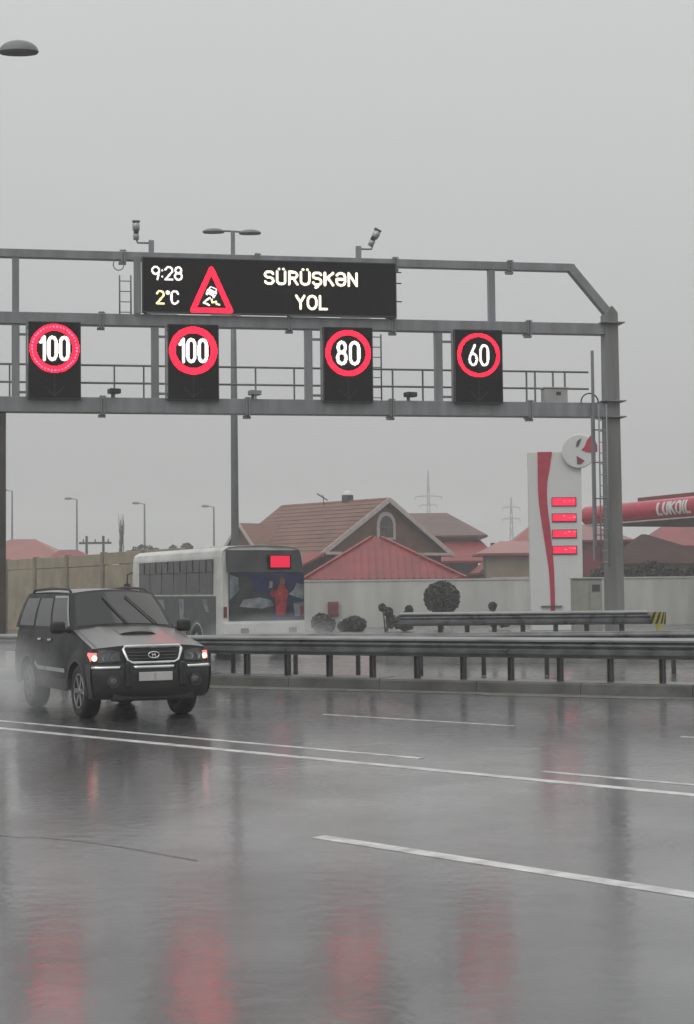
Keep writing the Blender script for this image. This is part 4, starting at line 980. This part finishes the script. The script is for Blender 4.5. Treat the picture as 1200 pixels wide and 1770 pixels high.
for sg in (1, -1):
    for p0, p1 in ((.045, .315), (.35, .62), (.66, .93)):
        patch(lambda p, t: gside(p, t, sg), p0, p1, 6, .07, .86, 5, .006).build('side_window', M['glass'], car, smooth=True, fixn=False)
    vis = patch(lambda p, t: gside(p, t, sg), .02, .31, 6, .865, .925, 1, .012); vis.build('window_trim', M['silver'], car, fixn=False)
    patch(lambda p, t: gside(p, t, sg), .012, .04, 1, .1, .865, 5, .012).build('pillar_trim', M['silver'] , car, fixn=False)
    # door shut lines, handles, moulding, cladding, flares
    for yy in (-.62, -1.72, -2.32):
        patch(lambda q, t: side(yy + q, t, sg), -.008, .008, 1, .06, .99, 8, .003).build('door_gap', M['black'], car, fixn=False)
    for ya, yb in ((-1.70, -.64), (-2.30, -1.74)):
        patch(lambda y_, t: side(y_, t, sg), ya, yb, 4, .30, .365, 1, .018).build('door_moulding', M['silver'], car, fixn=False)
    patch(lambda y_, t: side(y_, t, sg), -2.28, -.48, 8, .0, .20, 2, .012).build('sill_cladding', M['carlow'], car, fixn=False)
    for yy in (-1.58, -2.16):
        c = side(yy, .82, sg); MB().box((c.x + sg * .02, yy, c.z), (.035, .17, .035)).build('door_handle', M['chrome'], car, bevel=.01)
    for yc in (0, -2.75):
        m = MB(); pts = [(yc + .49 * math.cos(R(q)), .38 + .48 * math.sin(R(q))) for q in range(-4, 185, 9)]
        for (ya, za), (yb, zb2) in zip(pts, pts[1:]):
            xa = sg * (s_w(za) + .042); xb = sg * (s_w(zb2) + .042)
            ia = (yc + (ya - yc) * .90, .38 + (za - .38) * .90); ib = (yc + (yb - yc) * .90, .38 + (zb2 - .38) * .90)
            m.face([(xa, ya, za), (xb, yb, zb2), (xb, *ib), (xa, *ia)])
            m.face([(xa, ya, za), (xb, yb, zb2), (xb - sg * .05, yb, zb2), (xa - sg * .05, ya, za)])
            m.face([(xa, *ia), (xb, *ib), (xb - sg * .22, *ib), (xa - sg * .22, *ia)])
        m.build('wheel_arch', M['carlow'], car, smooth=False)
    # mirror
    mm_ = MB(); mm_.tube([(sg * .80, -.62, 1.23), (sg * .90, -.60, 1.25), (sg * .97, -.60, 1.27)], .035, 8)
    mo = mm_.build('mirror_arm', M['black'], car)
    m = MB(); m.box((sg * 1.05, -.60, 1.30), (.24, .12, .19)); m.build('mirror', M['black'], car, bevel=.055, smooth=True)
for sg in (-1, 1):
    patch(lambda v, q: hood(sg * (.93 + q), v), .02, .96, 12, -.006, .006, 1, .003).build('hood_gap', M['black'], car, fixn=False)
# hood scoop
def scoop(a_, b_):
    x = lerp(-.29, .29, a_); v = lerp(.10, .46, b_); e_ = math.sin(math.pi * a_) ** .45
    p = hood(x / .86, v); return p + Vector((0, 0, .004 + .036 * e_ * (.25 + .75 * b_)))
sc = MB().grid(scoop, 0, 1, 14, 0, 1, 8).build('hood_scoop', M['hoodpaint'], car, smooth=True)
lip = [scoop(i / 14, 1) for i in range(15)]; bot = [hood(lerp(-.29, .29, i / 14) / .86, .46) + Vector((0, -.01, .004)) for i in range(15)]
m = MB()
for i in range(14): m.face([lip[i] + Vector((0, -.012, -.006)), lip[i + 1] + Vector((0, -.012, -.006)), bot[i + 1], bot[i]])
m.build('scoop_opening', M['black'], sc, fixn=False)
# grille
def fz(u, z):
    t = (z - .36) / (z_e(1) + crown(u) - .36); return fascia(u, t)
gpts = [(-.44, 1.035), (.44, 1.035), (.47, 1.0), (.40, .84), (.33, .805), (-.33, .805), (-.40, .84), (-.47, 1.0)]
m = MB(); m.face([fz(x / .9, z) + Vector((0, .012, 0)) for x, z in gpts]); gl = m.build('grille', M['black'], car, fixn=False)
lp_ = [fz(x / .9, z) + Vector((0, .02, 0)) for x, z in gpts]; MB().tube(lp_ + lp_[:2], .026, 8, cap=False).build('grille_frame', M['chrome'], gl, smooth=True)
for z in (.86, .905, .95): MB().tube([fz(x / .9, z) + Vector((0, .02, 0)) for x in (-.40, -.2, 0, .2, .40)], .009, 6).build('grille_bar', M['casing'], gl)
bc = fz(0, .915) + Vector((0, .045, 0))
MB().tube([bc + Vector((.085 * math.cos(R(q)), 0, .045 * math.sin(R(q)))) for q in range(0, 361, 20)], .009, 6).tube([bc + Vector((-.03, 0, -.03)), bc + Vector((-.015, 0, .03))], .009, 6).tube([bc + Vector((.015, 0, -.03)), bc + Vector((.03, 0, .03))], .009, 6).tube([bc + Vector((-.02, 0, 0)), bc + Vector((.02, 0, 0))], .009, 6).build('badge', M['chrome'], gl)
# lamps wrap from the nose round the corner
for sg in (-1, 1):
    def corner(q, z):   # q 0..1 across the nose, 1..1.35 down the side
        if q <= 1: return fz(sg * q, z)
        return side(fy(1) - (q - 1), min(1, max(0, (z - zb(fy(1) - (q - 1))) / (ztop(fy(1) - (q - 1)) - zb(fy(1) - (q - 1))))), sg)
    hl = MB()
    def lensf(a_, b_):
        q = lerp(.56, .92, a_); z = lerp(.815 + .02 * (1 - a_), 1.0 - .04 * (1 - a_) ** 2, b_)
        p = fz(sg * q, z); return p + Vector((sg * .003, .012, 0))
    ho = hl.grid(lensf, 0, 1, 8, 0, 1, 5).build('headlight', M['lens'], car, smooth=True, fixn=False)
    for q in (.66, .80):
        c = fz(sg * q, .90) + Vector((0, .006, 0)); MB().lathe([(0, 0), (.05, .004), (.066, .012)], c, 'y', 14).build('reflector', M['alloy'], ho)
    def indf(a_, b_):
        q = lerp(.925, 1.0, a_); z = lerp(.835 + .05 * (1 - a_), .955, b_); p = fz(sg * q, z); return p + Vector((sg * (.010 + .02 * a_), .010, 0))
    im = MB().grid(indf, 0, 1, 4, 0, 1, 4)
    for k in range(4):
        y0_, y1_ = fy(1) - .045 * k, fy(1) - .045 * (k + 1)
        def sp(y_, z): 
            t_ = (z - zb(y_)) / (ztop(y_) - zb(y_)); return side(y_, t_, sg) + Vector((sg * .012, 0, 0))
        im.face([sp(y0_, .835 + .02 * k), sp(y1_, .855 + .02 * k), sp(y1_, .955), sp(y0_, .955)])
    io_ = im.build('corner_lamp', M['indicator'], car, fixn=False)
    c = fz(sg * .955, .88); MB().lathe([(0, .03), (.03, .025), (.045, 0)], c + Vector((sg * .01, .012, 0)), 'y', 12).build('bulb', M['indicatorhot'], io_)
# bumper
def bump(u, t):
    z = lerp(.30, .79, t); b_ = .075 * (1 - abs(2 * t - 1) ** 4)
    return Vector((u * (s_w(z) + .02), fy(u) + b_ + .02, z))
bm_ = MB().grid(bump, -1, 1, 28, 0, 1, 10)
for sg in (-1, 1):
    def bs(q, t):
        y_ = lerp(fy(1) + .02, .46, q); z = lerp(.30, .79, t); b_ = .03 * (1 - abs(2 * t - 1) ** 4)
        return Vector((sg * (s_w(z) + .02 + b_ * (1 - q)), y_ + .075 * (1 - abs(2 * t - 1) ** 4) * (1 - q), z))
    bm_.grid(bs, 0, 1, 5, 0, 1, 10)
bo = bm_.build('bumper', M['black'], car, smooth=True)
def on_b(u, z): return bump(u, (z - .30) / .49)
for ua, ub in ((-1.0, -.56), (-.36, .36), (.56, 1.0)):
    p = [on_b(lerp(ua, ub, i / 8), .745) + Vector((0, .012, 0)) for i in range(9)]
    MB().tube(p, .026, 8).build('chrome_strip', M['chrome'], bo, smooth=True)
for u in (-.46, .46):
    c = on_b(u, .62); MB().box((c.x, c.y - .0, .64), (.10, .10, .36)).build('overrider', M['black'], bo, bevel=.03)
for u in (-.70, .70):
    c = on_b(u, .55); MB().lathe([(0, .05), (.05, .045), (.072, .03), (.085, .0), (.085, -.05)], c, 'y', 18).build('fog_lamp', M['lens'], bo, smooth=True)
    MB().tube([c + Vector((.08 * math.cos(R(q)), .035, .08 * math.sin(R(q)))) for q in range(0, 361, 20)], .010, 6).build('fog_lamp_ring', M['casing'], bo)
c = on_b(0, .60)
MB().box((c.x, c.y + .02, .615), (.53, .02, .125)).build('number_plate', M['plate'], bo, bevel=.006)
MB().box((c.x + .01, c.y + .031, .615), (.035, .003, .10)).build('plate_mark', M['fascia'], bo)
MB().box((0, fy(0) - .04, .33), (1.3, .16, .12)).build('skid_plate', M['black'], car, bevel=.03)
MB().span((-.72, -3.6, .34), (.72, .55, .80)).build('underbody', M['black'], car)
# wheels
def wheel(x, y, sg):
    r, wd = .385, .13
    t = MB().lathe([(.235, -wd * .8), (.30, -wd), (.36, -wd), (r, -wd * .7), (r, wd * .7), (.36, wd), (.30, wd), (.235, wd * .8)], (x, y, r), 'x', 36).build('wheel', M['tyre'], car, smooth=True)
    rim = MB().lathe([(.10, sg * wd * .55), (.20, sg * wd * .35), (.235, sg * wd * .85), (.25, sg * wd * .9), (.252, sg * wd * .7), (.20, -sg * wd * .6), (.0, -sg * wd * .6)], (x, y, r), 'x', 36)
    ro = rim.build('rim', M['postdark'], t, smooth=True)
    for k in range(6):
        a_ = 2 * math.pi * k / 6; d = Vector((0, math.cos(a_), math.sin(a_)))
        MB().beam(Vector((x + sg * wd * .72, y, r)) + d * .04, Vector((x + sg * wd * .80, y, r)) + d * .24, .065, .035, up=(1, 0, 0)).build('spoke', M['alloy'], t)
    MB().tube([(x + sg * wd * .8 + .012 * sg, y + .243 * math.cos(R(q)), r + .243 * math.sin(R(q))) for q in range(0, 361, 12)], .014, 6).build('rim_lip', M['alloy'], t, smooth=True)
    MB().lathe([(0, sg * wd * .95), (.05, sg * wd * .93), (.06, sg * wd * .6)], (x, y, r), 'x', 16).build('hub_cap', M['alloy'], t, smooth=True)
for yc in (0, -2.75):
    for sg in (-1, 1): wheel(sg * .775, yc, sg)
# roof rails, wipers, aerial
for sg in (-1, 1):
    p = [roof(sg * .93, .06), roof(sg * .93, .10) + Vector((0, 0, .045)), roof(sg * .93, .5) + Vector((0, 0, .055)), roof(sg * .93, .90) + Vector((0, 0, .045)), roof(sg * .93, .95)]
    MB().tube(p, .02, 8).build('roof_rail', M['black'], car, smooth=True)
for ua, ub in ((.34, -.02), (-.18, -.62)):
    MB().tube([wscr(lerp(ua, ub, k / 4), lerp(.80, .06, k / 4)) + Vector((0, .03, .015)) for k in range(5)], .013, 6).build('wiper', M['black'], car)

# ------------------------------------------------------------------ bus   (local y = forward, origin at the middle of its tail)
bus = empty('city_bus', (-2.37, 45.55, 0.02), R(27)); tag(bus, 'white midibus seen from behind with an advert and red route display', 'bus')
BW, BLn, BH = 1.30, 7.5, 3.12
def bprof(z):  # half width by height
    return BW * (1 - .02 * ((z - 1.2) / 1.8) ** 2)
bb = MB()
sec = [(0.42, bprof(.42)), (1.2, bprof(1.2)), (2.2, bprof(2.2)), (2.80, bprof(2.8) * .99), (2.97, BW * .94), (3.07, BW * .80), (3.11, BW * .45), (3.12, 0)]
def bus_station(y, k):
    return [(-w * k, y, z) for z, w in sec[:-1]] + [(0, y, BH + .01)] + [(w * k, y, z) for z, w in sec[:-1][::-1]]
stn = [(0.0, .95), (.04, .98), (.14, 1.0), (1, 1.0), (BLn - .5, 1), (BLn - .12, .98), (BLn, .9)]
rows = [bus_station(y + (0), k) for y, k in stn]
rows[0] = [(x, y + (.0 if z < 2.4 else .12 * (z - 2.4) / .6), z - (.05 if z > 3 else 0)) for x, y, z in rows[0]]
n = len(rows[0])
for r0, r1 in zip(rows, rows[1:]):
    for i in range(n): bb.face([r0[i], r0[(i + 1) % n], r1[(i + 1) % n], r1[i]])
bb.face(rows[0][::-1]); bb.face(rows[-1])
bbo = bb.build('body', M['buswhite'], bus, bevel=.03)
# rear window with route display
rg = lambda x, z: Vector((x, -.012 + (.0 if z < 2.4 else .12 * (z - 2.4) / .6), z))
m = MB(); m.face([rg(-1.12, 2.36), rg(1.24, 2.36), rg(1.2, 2.98), rg(-1.1, 2.98)])
rw = m.build('rear_window', M['busglass'], bus, thick=.012)
MB().box((.50, .0, 2.64), (.70, .07, .40)).build('display_box', M['panel'], rw)
f = lambda x, y: (x, -.038, y)
led([], .01, .03, f, .8, ((.15, 2.4, .85, 2.9), lambda x, y: .20 < x < .80 and 2.48 < y < 2.81)).build('route_display', M['leddim'], rw, fixn=False)
# advert wrap on the tail
yA = -.012
adv = MB().span((-1.06, yA, 1.0), (1.26, yA + .008, 2.345)).build('advert', M['adblue'], bus)
def flat(pts, m, dz, name='advert_print'): return MB().prism([(x * 1.10 + .04, yA - dz, z * 1.05 + .16) for x, z in pts], (0, .004, 0)).build(name, m, adv)
flat([(-.98, .86), (.1, .86), (.25, 1.1), (.12, 1.45), (-.25, 1.55), (-.35, 1.8), (-.55, 2.05), (-.75, 1.98), (-.7, 1.65), (-.98, 1.3)], M['adgreen'], .006)
flat([(-.72, 1.18), (-.6, 1.36), (-.15, 1.42), (.18, 1.34), (.24, 1.2), (-.1, 1.12)], M['adpale'], .011)
flat([(.30, .94), (.58, .94), (.60, 1.3), (.66, 1.55), (.55, 1.74), (.40, 1.76), (.30, 1.56), (.28, 1.3)], M['adred'], .011)
flat([(.20, 1.40), (.30, 1.45), (.30, 1.62), (.20, 1.66), (.14, 1.52)], M['adred'], .016)
flat([(.10, 1.65), (.2, 1.68), (.22, 1.84), (.13, 1.86)], M['adpale'], .016)
flat([(.66, 1.5), (1.08, 1.35), (1.1, 1.75), (.9, 1.8), (.8, 1.6)], M['adpale'], .008); flat([(.84, .9), (1.1, .9), (1.1, 1.3), (.8, 1.25)], M['adpale'], .008)
flat([(-.3, 1.62), (.1, 1.5), (.1, 1.9), (-.1, 2.04), (-.4, 2.0)], M['adnavy'], .011); flat([(-.98, 1.35), (-.72, 1.62), (-.75, 1.95), (-.98, 2.05)], M['adpale'], .011); flat([(.62, 1.84), (1.1, 1.78), (1.1, 2.04), (.62, 2.04)], M['adnavy'], .008)
flat([(.42, 1.76), (.55, 1.76), (.56, 1.9), (.48, 1.96), (.41, 1.9)], M['rooftile'], .016)
lo = MB().prism([(-1.24, -.10, .60), (1.24, -.10, .60), (1.24, -.10, .97), (-1.24, -.10, .97)], (0, .22, 0)).build('rear_bumper', M['buswhite'], bus, bevel=.05)
for x in (-.62, .85): MB().span((x - .12, -.108, .66), (x + .12, -.101, .80)).build('recess', M['postdark'], lo)
for x in (-1.1, 1.1): MB().span((x * 1.07 - .05, -.04, 1.1), (x * 1.07 + .05, -.03, 1.4)).build('tail_lamp', M['darkred'], bus)
# left side (local -x): windows, pillars, lower advert
sd_ = -1
for k in range(6):
    y0_ = .55 + k * 1.02
    for sgn in (-1, 1):
        m = MB(); x0_ = sgn * (bprof(1.9) + .004)
        w1 = m.span((min(x0_, x0_ + sgn * .012), y0_, 1.75), (max(x0_, x0_ + sgn * .012), y0_ + .97, 2.74)).build('side_window', M['busglass'], bus)
        MB().span((min(x0_, x0_ + sgn * .03), y0_ + .03, 2.36), (max(x0_, x0_ + sgn * .03), y0_ + .94, 2.395)).build('vent_bar', M['casing'], w1)
        MB().span((min(x0_, x0_ + sgn * .03), y0_ + .47, 2.40), (max(x0_, x0_ + sgn * .03), y0_ + .50, 2.72)).build('vent_bar', M['casing'], w1)
for sgn in (-1, 1):
    x0_ = sgn * (bprof(.9) + .004)
    MB().span((min(x0_, x0_ + sgn * .008), .35, .46), (max(x0_, x0_ + sgn * .008), 6.4, 1.70)).build('side_advert', M['adgreen'], bus)
    x1_ = x0_ + sgn * .012
    for ya, yb, za, zb2, mk in ((2.6, 3.2, .5, 1.62, 'adpale'), (4.2, 5.2, .75, 1.6, 'adpale'), (.8, 1.35, 1.25, 1.62, 'adpale')):
        MB().prism([(x1_, ya, za), (x1_, yb - .3, za), (x1_, yb, zb2), (x1_, ya + .2, zb2)], (sgn * .003, 0, 0)).build('side_advert_print', M[mk], bus)
    for yc in (1.75, 5.9):
        m = MB(); m.lathe([(.46, 0), (.52, .01), (.54, .0)], (x0_ + sgn * .012, yc, .46), 'x', 24); m.build('wheel_arch', M['buswhite'], bus)
        w = MB().lathe([(.0, sgn * .0), (.22, sgn * .0), (.24, sgn * .03), (.40, sgn * .04), (.44, 0), (.44, -sgn * .22)], (x0_ + sgn * .015, yc, .44), 'x', 24).build('wheel', M['tyre'], bus, smooth=True)
        MB().lathe([(0, sgn * .01), (.1, sgn * .015), (.22, sgn * .002)], (x0_ + sgn * .02, yc, .44), 'x', 16).build('hub', M['alloy'], w)
    m = MB(); m.tube([(sgn * 1.15, 7.3, 2.5), (sgn * 1.4, 7.45, 2.4), (sgn * 1.42, 7.45, 2.1)], .025, 6); mo = m.build('mirror_arm', M['black'], bus)
    MB().box((sgn * 1.42, 7.45, 1.9), (.2, .12, .42)).build('mirror', M['black'], mo, bevel=.03)
MB().span((-1.0, BLn - .06, 1.2), (1.0, BLn + .012, 2.7)).build('windscreen', M['busglass'], bus)
MB().span((-.7, 2.2, 3.085), (.7, 3.6, 3.16)).build('roof_hatch', M['buswhite'], bus, bevel=.03)

# ------------------------------------------------------------------ mist
def ico(name, loc, rad, rz, m, label):
    import bmesh
    b = bmesh.new(); bmesh.ops.create_icosphere(b, subdivisions=3, radius=1)
    me = bpy.data.meshes.new(name); b.to_mesh(me); b.free(); me.materials.append(m)
    o = bpy.data.objects.new(name, me); link(o); o.location = loc; o.scale = rad; o.rotation_euler = (0, 0, rz); tag(o, label, 'spray', kind='stuff')
    return o
ico('road_spray', (-5.55, 26.9, .48), (1.0, 3.2, .72), R(24), volume('spray_volume', .62, (.95, .96, .96), True), 'pale spray thrown up by the rear wheels of the SUV')
ico('road_spray', (-2.0, 44.2, .62), (2.3, 1.7, .70), R(27), volume('spray_volume_bus', .4, (.95, .96, .96), True), 'pale spray hanging behind the bus')
hz = MB().span((-395, -58, -1.1), (395, 760, 38)).build('haze', volume('haze_volume', .0016, (.96, .97, .97))); tag(hz, 'thin grey rain haze', 'haze', kind='stuff')
